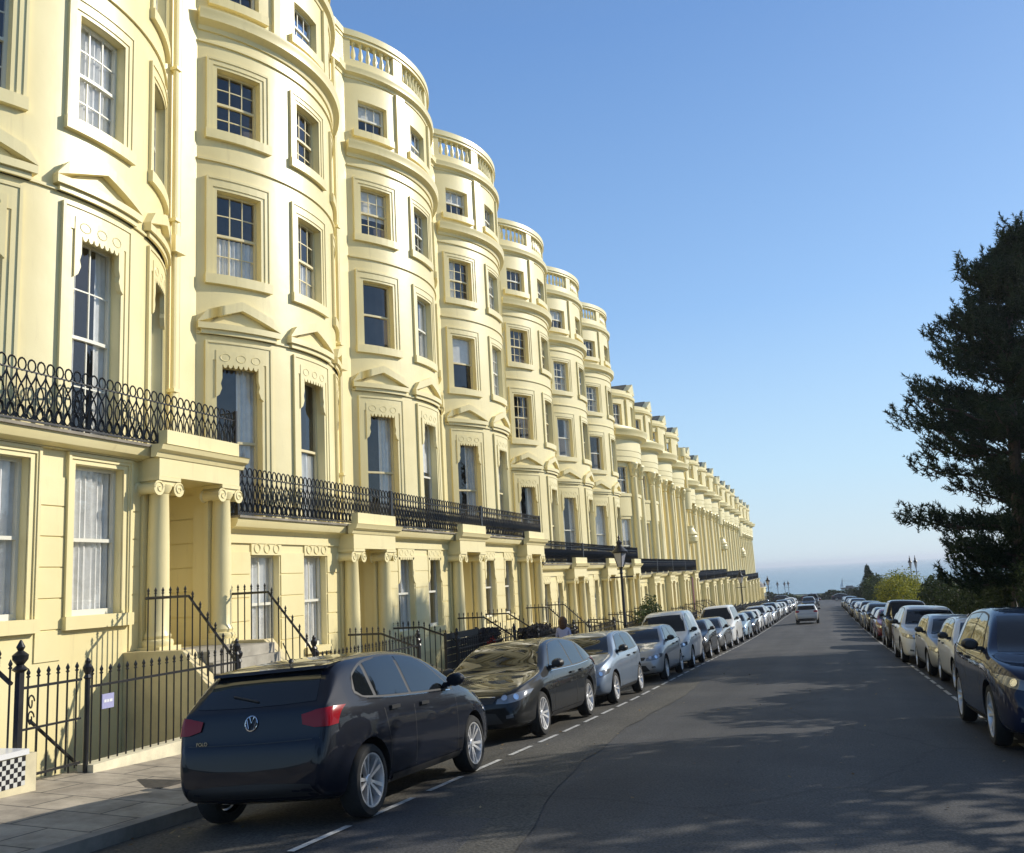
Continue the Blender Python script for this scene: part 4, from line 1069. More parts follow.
bush('rounded_shrub', 'dull olive shrub at the foot of the small conifer', 'bush', (6.0, 122, g(122)), (1.9, 3.4, 4.0), BROAD, 2600, .26, 91, None, 8)
bush('rounded_shrub', 'far low green shrub where the right-hand parked cars end', 'bush', (7.0, 148, g(148)), (2.2, 5, 3.6), HEDGE, 2200, .3, 92, None, 8)
# trees of the garden that stand just outside the picture and shade the street
shade = [(8.4, 16.5, 8.2, 3.6, 1), (8.8, 24.0, 7.6, 3.4, 2), (8.2, 9.5, 7.4, 3.2, 3), (9.6, 30.5, 7.2, 3.0, 4), (8.6, 3.0, 7.0, 3.2, 6)]
shade += [(-3.5, -17, 8.5, 3.8, 8), (4.5, -15, 9.0, 4.0, 9)]  # unseen trees added behind the camera to darken the hatchback's tail reflections
for i, (x, y, h_, r_, sd) in enumerate(shade):
    broadleaf(('leafy garden tree shading the road beside the nearest right-hand car', 'leafy garden tree just right of the tall pine', 'leafy garden tree behind the pavement on the near right', 'leafy garden tree standing behind the tall pine', 'leafy garden tree on the right beside the photographer', 'unseen leafy tree added behind the photographer to darken car reflections, nearer the terrace', 'unseen leafy tree added behind the photographer to darken car reflections, nearer the garden')[i], (x, y, g(y)), h_, r_, sd, group=park_g, n=7000, size=.3)

# ------------------------------------------------------------------ cars
def pchip(pts):
    xs = [p[0] for p in pts]; ys = [p[1] for p in pts]; n = len(xs)
    h = [xs[i+1]-xs[i] for i in range(n-1)]; d = [(ys[i+1]-ys[i])/h[i] for i in range(n-1)]
    m = [d[0]]+[0 if d[i-1]*d[i] <= 0 else 2*d[i-1]*d[i]/(d[i-1]+d[i]) for i in range(1, n-1)]+[d[-1]]
    def f(x):
        if x <= xs[0]: return ys[0]
        if x >= xs[-1]: return ys[-1]
        i = max(k for k in range(n-1) if xs[k] <= x); t = (x-xs[i])/h[i]
        return ys[i]*(1+2*t)*(1-t)**2+h[i]*m[i]*t*(1-t)**2+ys[i+1]*t*t*(3-2*t)+h[i]*m[i+1]*t*t*(t-1)
    return f
BLACKTRIM = mat('black_plastic', (0.014, 0.014, 0.015), 0.5)
TYRE = mat('tyre_rubber', (0.014, 0.014, 0.014), 0.85, noise=(30, .3))
ALLOY = mat('alloy_silver', (0.78, 0.78, 0.79), 0.42, .85)
CARGLASS = mat('dark_car_glass', (0.008, 0.010, 0.012), 0.02, 0, 0.6)
LAMPGLASS = mat('headlamp_lens', (0.17, 0.175, 0.18), 0.10, 0.3, .6, coat=1)
LAMPIN = mat('headlamp_chrome', (0.75, 0.75, 0.76), 0.12, 1.0)
REDLAMP = mat('red_lamp_lens', (0.26, 0.004, 0.010), 0.18, 0, .25, coat=.15)
CHROME = mat('chrome_trim', (0.65, 0.65, 0.66), 0.12, 1.0)
def paint(name, col, metal=0.0):
    m = mat(name, col, 0.5, metal, 0.1, coat=0.9, coat_rough=0.015); m.node_tree.nodes['Principled BSDF'].inputs['Coat IOR'].default_value = 1.4
    return m
# y runs from the front bumper (0) to the tail (L); z above ground
TYPES = {
 'hatch': dict(L=4.05, Wd=1.75, wb=(.80, 3.36), r=.315, top=[(0, .50), (.02, .60), (.07, .69), (.30, .82), (.90, .965), (1.05, 1.01), (1.35, 1.19), (1.66, 1.35), (2.0, 1.43), (2.55, 1.462), (3.1, 1.44), (3.50, 1.40), (3.60, 1.355), (3.91, 1.05), (3.96, .99), (3.985, .80), (4.03, .70), (4.05, .52)],
   belt=[(0, .46), (.3, .72), (1.0, .92), (2.4, .975), (3.5, 1.03), (4.05, 1.0)], ws=(1.0, 1.335, .70, .56), rw=(1.065, 1.342, .62, .54), dlo=[(1.34, .985), (1.95, 1.345), (2.5, 1.39), (3.05, 1.36), (3.42, 1.24), (3.48, 1.11), (3.38, 1.055), (2.4, 1.01)], bp=(2.42,), qp=3.18),
 'saloon': dict(L=4.75, Wd=1.84, wb=(.95, 3.72), r=.325, top=[(0, .50), (.02, .60), (.08, .70), (.35, .80), (1.1, .94), (1.25, .98), (1.6, 1.17), (2.0, 1.36), (2.4, 1.44), (2.9, 1.46), (3.5, 1.42), (3.9, 1.33), (4.4, 1.06), (4.55, 1.0), (4.68, .95), (4.70, .70), (4.75, .52)],
   belt=[(0, .46), (.3, .70), (1.2, .87), (2.8, .92), (4.2, .97), (4.75, .92)], ws=(.975, 1.345, .74, .58), rw=(1.07, 1.33, .66, .55), dlo=[(1.55, .945), (2.25, 1.345), (2.85, 1.385), (3.45, 1.35), (3.95, 1.14), (4.05, 1.02), (3.9, .99), (2.8, .95)], bp=(2.85,), qp=3.62),
 'suv': dict(L=4.45, Wd=1.86, wb=(.90, 3.57), r=.36, top=[(0, .62), (.02, .74), (.08, .84), (.3, .95), (1.0, 1.08), (1.12, 1.12), (1.45, 1.34), (1.8, 1.55), (2.2, 1.64), (2.8, 1.67), (3.5, 1.64), (3.95, 1.59), (4.05, 1.53), (4.30, 1.14), (4.35, 1.07), (4.37, .86), (4.42, .80), (4.45, .6)],
   belt=[(0, .56), (.3, .84), (1.0, 1.02), (2.4, 1.06), (3.6, 1.12), (4.45, 1.08)], ws=(1.11, 1.53, .74, .60), rw=(1.16, 1.52, .66, .58), dlo=[(1.42, 1.085), (2.1, 1.53), (2.7, 1.575), (3.4, 1.545), (3.85, 1.42), (3.92, 1.23), (3.8, 1.15), (2.6, 1.10)], bp=(2.6,), qp=3.42),
 'van': dict(L=4.45, Wd=1.84, wb=(.88, 3.56), r=.33, top=[(0, .58), (.02, .70), (.08, .80), (.25, .92), (.75, 1.08), (.88, 1.13), (1.2, 1.45), (1.5, 1.70), (1.75, 1.79), (2.2, 1.83), (3.3, 1.84), (4.1, 1.82), (4.28, 1.77), (4.36, 1.5), (4.40, 1.05), (4.42, .72), (4.45, .5)],
   belt=[(0, .5), (.25, .80), (.8, 1.0), (2.2, 1.06), (4.45, 1.08)], ws=(1.15, 1.66, .74, .64), rw=(1.12, 1.64, .68, .62), dlo=[(1.15, 1.09), (1.58, 1.60), (1.9, 1.67), (2.15, 1.67), (2.2, 1.62), (2.2, 1.16), (2.15, 1.11), (1.7, 1.09)], bp=(), qp=None),
 'bigvan': dict(L=4.9, Wd=1.92, wb=(.95, 3.95), r=.34, top=[(0, .62), (.02, .76), (.08, .88), (.3, 1.02), (.85, 1.20), (.98, 1.25), (1.3, 1.58), (1.6, 1.86), (1.9, 1.95), (2.5, 1.98), (3.8, 1.98), (4.6, 1.95), (4.74, 1.9), (4.82, 1.5), (4.86, 1.1), (4.88, .76), (4.9, .5)],
   belt=[(0, .5), (.25, .84), (.9, 1.1), (2.2, 1.16), (4.9, 1.18)], ws=(1.27, 1.82, .78, .68), rw=(1.24, 1.80, .72, .66), dlo=[(1.25, 1.2), (1.72, 1.76), (2.1, 1.82), (3.4, 1.82), (4.4, 1.80), (4.5, 1.7), (4.5, 1.28), (2.4, 1.2)], bp=(2.2,), qp=3.3),
 'boxy': dict(L=4.4, Wd=1.82, wb=(.85, 3.5), r=.38, top=[(0, .80), (.015, .98), (.05, 1.06), (.25, 1.10), (1.1, 1.16), (1.2, 1.19), (1.4, 1.50), (1.58, 1.76), (1.7, 1.83), (2.2, 1.86), (3.4, 1.86), (4.15, 1.85), (4.27, 1.81), (4.31, 1.5), (4.35, 1.1), (4.38, .8), (4.4, .6)],
   belt=[(0, .74), (.2, 1.0), (1.0, 1.11), (4.4, 1.15)], ws=(1.22, 1.71, .76, .70), rw=(1.2, 1.68, .68, .64), dlo=[(1.35, 1.17), (1.62, 1.70), (2.0, 1.74), (3.0, 1.74), (4.0, 1.73), (4.1, 1.65), (4.1, 1.22), (2.4, 1.17)], bp=(2.35,), qp=3.3),
}
def car_meshes(kind):
    T = TYPES[kind]; L, hw = T['L'], T['Wd']/2
    top = pchip(T['top']); belt0 = pchip(T['belt'])
    plan = pchip([(0, hw*.72), (.05, hw*.80), (.18, hw*.89), (.5, hw*.965), (1.0, hw*.995), (L*.5, hw), (L-1.0, hw*.995), (L-.5, hw*.965), (L-.15, hw*.90), (L-.04, hw*.84), (L, hw*.78)])
    bot = pchip([(0, .30), (.08, .22), (.5, .19), (L-.6, .19), (L-.1, .26), (L, .34)])
    tm = .30 if kind in ('van', 'bigvan', 'boxy') else .42
    def ring(y):
        zt, zb0 = top(y), bot(y); zb = min(belt0(y), zt-.025); w_ = plan(y); d = zb-zb0; h = zt-zb
        hood = max(0, min(1, (.30-h)/.2))
        P = [(0, zb0), (.55*w_, zb0), (.86*w_, zb0+.01), (.955*w_, zb0+.06), (.985*w_, zb0+.28*d), (1.0*w_, zb0+.55*d), (.998*w_, zb0+.78*d), (.985*w_, zb0+.92*d), (.955*w_, zb)]
        xe = .945*w_-tm*h
        P += [(.945*w_-tm*.35*h, zb+.35*h), (.945*w_-tm*.7*h, zb+.70*h), (xe+.0, zb+.88*h), (xe-.05-.06*hood, zb+.965*h), (xe*.72, zb+h*.985+.0), (xe*.38, zt-.002), (0, zt)]
        return P
    ys = sorted(set([0, .006, .02, .04, .07, .11, .16, .22, .3]+[.4+.12*i for i in range(int((L-.8)/.12)+1)]+[L-.4, L-.33, L-.27, L-.22, L-.17, L-.13, L-.10, L-.075, L-.055, L-.04, L-.025, L-.012, L]))
    mb = MB(); rows = []
    for y in ys:
        P = ring(y); full = P+[(-x, z) for x, z in P[-2:0:-1]]
        rows.append([mb.raw((x, y, z)) for x, z in full])
    n = len(rows[0])
    for a, b in zip(rows, rows[1:]):
        for j in range(n): mb.face([a[j], a[(j+1) % n], b[(j+1) % n], b[j]])
    # end caps as strips
    for r, rev in ((rows[0], 0), (rows[-1], 1)):
        h_ = n//2
        for j in range(h_):
            a, b = j, j+1; c, d = (n-j-1) % n, (n-j) % n
            q = [r[a], r[b], r[c], r[d]]
            q = list(dict.fromkeys(q))
            if len(q) > 2: mb.face(q if rev else q[::-1])
    me = mb.mesh('car_body', [BLACKTRIM, BLACKTRIM], 60)
    tmp = bpy.data.objects.new('tmp', me); C.objects.link(tmp)
    sub = tmp.modifiers.new('s', 'SUBSURF'); sub.levels = 1; sub.render_levels = 1
    dg = bpy.context.evaluated_depsgraph_get(); me2 = bpy.data.meshes.new_from_object(tmp.evaluated_get(dg)); 
    bvh = BVHTree.FromPolygons([v.co.copy() for v in me2.vertices], [tuple(p.vertices) for p in me2.polygons])
    tmp.modifiers.clear(); tmp.data = me2
    # wheel wells
    ra = T['r']+.055; cut = MB()
    for yw in T['wb']:
        for sg in (-1, 1): cut.lathe([(.001, sg*(hw-.30)), (ra, sg*(hw-.30)), (ra, sg*(hw+.3)), (.001, sg*(hw+.3))], (0, yw, T['r']), 28, 'x')
    cme = cut.mesh('cut', BLACKTRIM, 0); co = bpy.data.objects.new('cut', cme); C.objects.link(co)
    bo = tmp.modifiers.new('b', 'BOOLEAN'); bo.operation = 'DIFFERENCE'; bo.object = co; bo.solver = 'EXACT'
    dg = bpy.context.evaluated_depsgraph_get(); body_ = bpy.data.meshes.new_from_object(tmp.evaluated_get(dg))
    bpy.data.objects.remove(tmp); bpy.data.objects.remove(co)
    body_.materials.clear(); body_.materials.append(BLACKTRIM); body_.materials.append(BLACKTRIM)
    for p in body_.polygons:
        c = p.center; inner = False
        for yw in T['wb']:
            d = math.hypot(c.y-yw, c.z-T['r'])
            if d < ra+.012 and abs(c.x) < hw-.02 and (abs(d-ra) < .02 and abs(p.normal.x) < .5 or abs(abs(c.x)-(hw-.30)) < .01): inner = True
        p.material_index = 1 if inner or c.z < .235 else 0
    body_.polygons.foreach_set('use_smooth', [True]*len(body_.polygons)); body_.set_sharp_from_angle(angle=R_(38))
    M = {'body': body_}
    def hit(o, d):
        r = bvh.ray_cast(Vector(o), Vector(d).normalized())
        if r[0] is None:
            q = bvh.find_nearest(Vector(o)+Vector(d).normalized()*3); return q[0], q[1]
        return r[0], r[1]
    AX = {'R': lambda u, v: ((3, u, v), (-1, 0, 0)), 'L': lambda u, v: ((-3, u, v), (1, 0, 0)), 'F': lambda u, v: ((u, -3, v), (0, 1, 0)), 'B': lambda u, v: ((u, L+3, v), (0, -1, 0))}
    def patch(mb, ax, lo, hi, nu, nv, off=.005):
        """lo, hi: 2-D polylines; grid between them laid on the body surface"""
        def at(pl, t):
            k = t*(len(pl)-1); i = min(int(k), len(pl)-2); f = k-i
            return (pl[i][0]+(pl[i+1][0]-pl[i][0])*f, pl[i][1]+(pl[i+1][1]-pl[i][1])*f)
        g_ = []
        for i in range(nu+1):
            a, b = at(lo, i/nu), at(hi, i/nu); row = []
            for j in range(nv+1):
                t = j/nv; o, d = AX[ax](a[0]+(b[0]-a[0])*t, a[1]+(b[1]-a[1])*t); p, nr = hit(o, d)
                if nr.dot(Vector(d)) > 0: nr = -nr
                row.append(mb.raw(p+nr*off))
            g_.append(row)
        for i in range(nu):
            for j in range(nv): mb.face([g_[i][j], g_[i+1][j], g_[i+1][j+1], g_[i][j+1]])
        # skirt so the panel has an edge
    wz0, wz1, wa, wb_ = T['ws']
    def arc(x, z, dz, n=8): return [(-x+2*x*i/n, z+dz*(1-((2*i/n)-1)**2)) for i in range(n+1)]
    m = MB(); patch(m, 'F', arc(wa, wz0-.015, .012), arc(wb_, wz1, .02), 14, 10, .004); M['windscreen'] = m.mesh('windscreen', CARGLASS, 60)
    rz0, rz1, ra_, rb_ = T['rw']
    m = MB(); patch(m, 'B', arc(ra_, rz0, -.015), arc(rb_, rz1, .012), 12, 8, .004); M['rear_window'] = m.mesh('rear_window', CARGLASS, 60)
    # side glass from the outline, split at the pillars
    D = T['dlo']; k0 = min(range(len(D)), key=lambda i: D[i][0]); 
    upper = pchip(sorted(D[:6] if D[5][0] > D[4][0]+.01 else D[:5])); ymax = max(p[0] for p in D); ymin = D[0][0]
    lowp = pchip(sorted([D[0], D[7], D[6]]+([(ymax, max(D[6][1]+.02, D[5][1]))] if ymax > D[6][0]+.01 else [])))
    segs = []; cuts = [ymin+.0]+[c for c in T['bp']]+([T['qp']] if T['qp'] else [])+[ymax]
    for a, b in zip(cuts, cuts[1:]): segs.append((a+(.03 if a > ymin else .0), b-(.03 if b < ymax else 0)))
    for ax in 'RL':
        for i, (a, b) in enumerate(segs):
            N = 10; lo = [(a+(b-a)*t/N, min(lowp(a+(b-a)*t/N), upper(a+(b-a)*t/N)-.004)) for t in range(N+1)]; hi = [(p[0], upper(p[0])) for p in lo]
            m = MB(); patch(m, ax, lo, hi, N, 5, .005); M[f'side_window|{ax}{i}'] = m.mesh('side_window', CARGLASS, 60)
        N = 24; lo = []; hi = []
        for t in range(N+1):
            y = ymin-.03+(ymax-ymin+.06)*t/N; yy = max(ymin, min(ymax, y)); lo.append((y, min(lowp(yy), upper(yy))-.022)); hi.append((y, upper(yy)+.022))
        m = MB(); patch(m, ax, lo, hi, N, 5, .0025); M[f'window_trim|{ax}'] = m.mesh('window_trim', BLACKTRIM, 60)
        # chrome waist line, sill strip, door gaps, handles
        m = MB(); yy = [ymin+.05+(ymax-ymin-.2)*t/16 for t in range(17)]
        patch(m, ax, [(y, lowp(y)-.030) for y in yy], [(y, lowp(y)-.020) for y in yy], 16, 1, .006); M[f'waist_trim|{ax}'] = m.mesh('waist_trim', CHROME, 60)
        m = MB(); a, b = T['wb'][0]+ra+.06, T['wb'][1]-ra-.06
        patch(m, ax, [(a, .235), (b, .235)], [(a, .30), (b, .30)], 14, 2, .006); M[f'sill_trim|{ax}'] = m.mesh('sill_trim', BLACKTRIM, 60)
        gaps = [ymin-.02 if kind != 'boxy' else ymin]+list(T['bp'])+([T['wb'][1]-.38] if T['bp'] else [2.25])
        for i, y in enumerate(gaps):
            m = MB(); zt_ = lowp(max(ymin, y))-.03
            c_ = .0 if i < len(gaps)-1 else .12
            patch(m, ax, [(y-.005, .32), (y-.005+c_*0, .6), (y-.005+c_, zt_)], [(y+.005, .32), (y+.005, .6), (y+.005+c_, zt_)], 8, 1, .0015); M[f'door_gap|{ax}{i}'] = m.mesh('door_gap', BLACKTRIM, 60)
        for i, y in enumerate([gaps[1]-.22 if len(gaps) > 1 else 2.0]+([gaps[2]-.10] if len(gaps) > 2 else [])):
            z = lowp(min(ymax, max(ymin, y)))-.115; sg = 1 if ax == 'R' else -1
            p, nr = hit(*AX[ax](y, z)); m = MB(); m.box(p.x-.01*sg if sg > 0 else p.x-.03, p.x+.03 if sg > 0 else p.x+.01, y-.09, y+.09, z-.016, z+.016)
            M[f'door_handle|{ax}{i}'] = m.mesh('door_handle', BLACKTRIM, 40)
        # wing mirror
        sg = 1 if ax == 'R' else -1; ym = ymin+.10; p, nr = hit(*AX[ax](ym, lowp(max(ym, ymin))+.03)); m = MB()
        for q in range(1):
            N = 8; prof = [(-.075, .03), (-.07, .06), (-.02, .085), (.04, .09), (.065, .075), (.07, .05)]
            rings = []
            for yy_, rr in prof: rings.append([m.raw((p.x+sg*(.135+.105*math.cos(2*math.pi*t/12)*(rr/.09)), ym+yy_, p.z+.055+.075*math.sin(2*math.pi*t/12)*(rr/.09))) for t in range(12)])
            for a, b in zip(rings, rings[1:]):
                for t in range(12): m.face([a[t], a[(t+1) % 12], b[(t+1) % 12], b[t]])
            m.face(rings[0]); m.face(rings[-1][::-1]); m.box(min(p.x-.02*sg, p.x+.07*sg), max(p.x-.02*sg, p.x+.07*sg), ym-.03, ym+.03, p.z-.02, p.z+.03)
        M[f'wing_mirror|{ax}'] = m.mesh('wing_mirror', BLACKTRIM, 40)
    # front: headlamps, grille, lower intake, fog lamps
    fz = T['top'][2][1]-.06; fw = hw*.97
    for sg in (-1, 1):
        m = MB(); lo = [(sg*fw*a, fz+b) for a, b in ((.52, -.07), (.70, -.075), (.86, -.055), (.965, .0))]; hi = [(sg*fw*a, fz+b) for a, b in ((.54, -.005), (.70, .035), (.86, .07), (.985, .085))]
        if kind == 'boxy': lo = [(sg*(.58+.15*math.cos(math.pi+math.pi*t/8)), fz-.02-.13*math.sin(math.pi*t/8)) for t in range(9)]; hi = [(q[0], 2*(fz-.02)-q[1]) for q in lo]
        patch(m, 'F', lo, hi, 10, 5, .006); M[f'headlight|{sg}'] = m.mesh('headlight', LAMPGLASS, 60)
        for q_, a in enumerate((.66, .82) if kind != 'boxy' else ()):
            m = MB(); c, nr = hit((sg*fw*a, -3, fz+.005), (0, 1, 0)); nr = nr if nr.y < 0 else -nr
            t1 = nr.orthogonal().normalized(); t2 = nr.cross(t1)
            for r0, r1, off in ((.0, .035, .010), (.035, .045, .014)):
                for t in range(12):
                    e0, e1 = t*math.pi/6, (t+1)*math.pi/6
                    m.face([m.raw(c+nr*off+(t1*math.cos(e)+t2*math.sin(e))*r) for e, r in ((e0, r0), (e1, r0), (e1, r1), (e0, r1))])
            M[f'lamp_reflector|{sg}{q_}'] = m.mesh('lamp_reflector', LAMPIN, 0)
        m = MB(); patch(m, 'F', [(sg*fw*.68, .36), (sg*fw*.80, .37)], [(sg*fw*.68, .405), (sg*fw*.79, .42)], 5, 3, .006); M[f'fog_lamp|{sg}'] = m.mesh('fog_lamp', LAMPGLASS, 60)
        # tail lamps
        tz = T['rw'][0]; vanl = kind in ('van', 'bigvan', 'boxy')
        m = MB()
        if vanl: patch(m, 'B', [(sg*fw*.84, .75), (sg*fw*.955, .75)], [(sg*fw*.83, tz+.1), (sg*fw*.945, tz+.1)], 4, 6, .008)
        else: patch(m, 'B', [(sg*fw*a, tz+b) for a, b in ((.62, -.185), (.76, -.215), (.90, -.215), (.935, -.205))], [(sg*fw*a, tz+b) for a, b in ((.60, -.105), (.76, -.075), (.90, -.06), (.935, -.06))], 18, 6, .014)
        M[f'taillight|{sg}'] = m.mesh('taillight', REDLAMP, 60)
        m = MB(); patch(m, 'B', [(sg*fw*.62, .42), (sg*fw*.88, .43)], [(sg*fw*.62, .455), (sg*fw*.88, .465)], 5, 1, .006); M[f'reflector|{sg}'] = m.mesh('reflector', REDLAMP, 60)
    m = MB(); patch(m, 'F', arc(fw*.46, fz-.06, -.01), arc(fw*.52, fz+.01, .015), 10, 3, .005); M['grille'] = m.mesh('grille', BLACKTRIM, 60)
    m = MB(); patch(m, 'F', arc(fw*.62, .30, -.01), arc(fw*.50, .44, .02), 10, 4, .005); M['air_intake'] = m.mesh('air_intake', BLACKTRIM, 60)
    m = MB(); patch(m, 'F', arc(fw*.50, fz+.018, .015), arc(fw*.50, fz+.030, .015), 10, 1, .008); M['grille_bar'] = m.mesh('grille_bar', CHROME, 60)
    m = MB(); patch(m, 'B', arc(fw*.80, .30, -.0), arc(fw*.72, .40, .02), 10, 3, .005); M['rear_valance'] = m.mesh('rear_valance', BLACKTRIM, 60)
    m = MB(); z_ = T['rw'][0]-.30
    if kind in ('hatch', 'suv', 'saloon'):
        patch(m, 'B', arc(.80*hw, z_-.008, -.015), arc(.80*hw, z_+.002, -.015), 10, 1, .002); M['tailgate_gap'] = m.mesh('tailgate_gap', BLACKTRIM, 60)
        # roof spoiler over the rear glass
        m = MB(); yr = [p for p in T['top'] if abs(p[1]-T['rw'][1]) < .02][-1][0]; zs = T['rw'][1]
        if kind != 'saloon':
            m.prism([(yr-.20, zs+.052), (yr+.06, zs+.022), (yr+.085, zs-.008), (yr-.02, zs+.006)], -rb_-.07, rb_+.07, (1, 2, 0)); M['roof_spoiler'] = m.mesh('roof_spoiler', BLACKTRIM, 40)
    m = MB(); p, nr = hit((0, T['L']-.75, 4), (0, 0, -1)); m.tube([p, p+Vector((0, .13, .18))], .006, 5); m.lathe([(.03, -.01), (.02, .02), (.005, .03)], tuple(p), 8); M['aerial'] = m.mesh('aerial', BLACKTRIM, 40)
    # wiper
    m = MB(); c0, n0 = hit((0, T['L']+3, T['rw'][0]+.03), (0, -1, 0)); pts = []
    for t in range(6):
        c, nr = hit((.30*t/5-.02, T['L']+3, T['rw'][0]+.03+.012*t), (0, -1, 0)); pts.append(c+Vector((0, .014, 0)))
    m.tube(pts, .009, 4); M['wiper'] = m.mesh('wiper', BLACKTRIM, 40)
    return M, T, hit
def wheel_meshes(r, sp=5):
    t = MB(); w_ = .10
    t.lathe([(r*.70, -w_*.8), (r*.78, -w_), (r*.93, -w_*.95), (r*.985, -w_*.7), (r, -w_*.3), (r, w_*.3), (r*.985, w_*.7), (r*.93, w_*.95), (r*.78, w_), (r*.70, w_*.8)], (0, 0, 0), 36, 'x', cap=False)
    ty = t.mesh('tyre', TYRE, 40)
    m = MB(); m.lathe([(r*.705, w_*.78), (r*.74, w_*.86), (r*.74, w_*.92), (r*.69, w_*.9), (r*.66, w_*.4), (r*.64, -w_*.3)], (0, 0, 0), 36, 'x', cap=False)
    m.lathe([(.001, w_*.60), (r*.13, w_*.62), (r*.17, w_*.50), (r*.18, w_*.2)], (0, 0, 0), 16, 'x')
    for k in range(sp):
        for da in (-.13, .13):
            a0 = 2*math.pi*k/sp+da*1.9; a1 = 2*math.pi*k/sp+da*.75+ (da*.9)
            d = .045
            def P(rr, a, x): return (x, rr*math.cos(a), rr*math.sin(a))
            i = [m.raw(P(r*.12, a0-.30, w_*.55)), m.raw(P(r*.12, a0+.30, w_*.55)), m.raw(P(r*.70, a1+.085, w_*.84)), m.raw(P(r*.70, a1-.085, w_*.84)),
                 m.raw(P(r*.12, a0-.30, w_*.2)), m.raw(P(r*.12, a0+.30, w_*.2)), m.raw(P(r*.70, a1+.07, w_*.3)), m.raw(P(r*.70, a1-.07, w_*.3))]
            for f in ((0, 1, 2, 3), (0, 4, 5, 1), (1, 5, 6, 2), (2, 6, 7, 3), (3, 7, 4, 0), (7, 6, 5, 4)): m.face([i[q] for q in f])
    rim = m.mesh('rim', ALLOY, 30)
    h = MB(); h.lathe([(.001, -.02), (r*.6, -.02), (r*.6, .0), (.05, .01), (.001, .01)], (0, 0, 0), 24, 'x'); hub = h.mesh('brake_disc', mat('dark_disc', (.03, .03, .03), .5, .5), 30)
    return ty, rim, hub
_CM = {}; _WM = {}
def car(kind, label, cat, x, y, pm, heading=0, group='cars parked along the left kerb', yaw=0.0, tint=None, trims=True, mirror=None):
    """x: centre line; y: nearest end; heading 0 = front toward the camera (-y), 1 = tail toward the camera"""
    if kind not in _CM: _CM[kind] = car_meshes(kind)
    M, T, _ = _CM[kind]; L = T['L']
    if T['r'] not in _WM: _WM[T['r']] = wheel_meshes(T['r'], 5)
    ya, yb = y+T['wb'][0], y+T['wb'][1]
    if heading: ya, yb = y+L-T['wb'][1], y+L-T['wb'][0]
    za, zb = road_z(x, ya), road_z(x, yb); pitch = math.atan2(zb-za, yb-ya)
    rollz = math.atan2(road_z(x+.75, ya)-road_z(x-.75, ya), 1.5)
    ymid = y+L/2; zmid = za+(zb-za)*(ymid-ya)/(yb-ya)
    r = thing({'van': 'parked_van', 'bigvan': 'parked_van'}.get(kind, 'parked_car'), label, cat, (x, ymid, zmid+.006), 0, group)
    Mx = Matrix.Rotation(pitch, 4, 'X') @ Matrix.Rotation(-rollz, 4, 'Y') @ Matrix.Rotation(yaw+(math.pi if heading else 0), 4, 'Z')
    yr = random.Random(int(y*37+x*11)); jit = 0 if heading else 1; Mx = Mx @ Matrix.Rotation(yr.uniform(-.014, .014)*jit, 4, 'Z'); r.location.x += yr.uniform(-.07, .07)*jit
    r.rotation_euler = Mx.to_euler()
    for k, me in M.items():
        nm = k.split('|')[0]
        if nm == 'reflector' and kind == 'hatch': continue
        if not trims and nm in ('door_gap', 'reflector', 'wiper', 'aerial', 'lamp_reflector', 'waist_trim', 'tailgate_gap'): continue
        if nm == 'waist_trim' and kind in ('van', 'boxy', 'bigvan'): continue
        o = link(nm, me, r, (0, -L/2, 0))
        if nm == 'body': o.material_slots[0].link = 'OBJECT'; o.material_slots[0].material = pm
        if nm in ('roof_spoiler',) or (nm == 'wing_mirror' and mirror is not False and mirror): o.material_slots[0].link = 'OBJECT'; o.material_slots[0].material = pm
    ty, rim, hub = _WM[T['r']]
    for yw in T['wb']:
        for sg in (-1, 1):
            h = link('wheel', hub, r, (sg*(T['Wd']/2-.125), yw-L/2, T['r']), (random.random()*3, 0, 0) if sg > 0 else (random.random()*3, 0, math.pi))
            link('tyre', ty, h); link('rim', rim, h)
    return r
NAVY = paint('deep_navy_paint', (0.003, 0.005, 0.012)); DKGREY = paint('dark_grey_paint', (0.010, 0.011, 0.012)); SILVERBLUE = paint('silver_blue_paint', (0.16, 0.20, 0.26), .5)
SILVER = paint('silver_paint', (0.40, 0.41, 0.42), .6); WHITE = paint('white_paint', (0.70, 0.70, 0.68)); BLACKP = paint('black_paint', (.008, .008, .009)); BEIGE = paint('champagne_paint', (.42, .37, .28), .4)
BLUE = paint('dark_blue_paint', (.005, .011, .036)); RED = paint('dark_red_paint', (.12, .01, .012)); GREY = paint('mid_grey_paint', (.12, .125, .13), .5); PALEBLUE = paint('pale_blue_paint', (.30, .40, .48), .2)
polo = car('hatch', 'dark navy hatchback seen from behind, nearest car on the left', 'car', -4.88, 6.98, NAVY, 1, mirror=True)
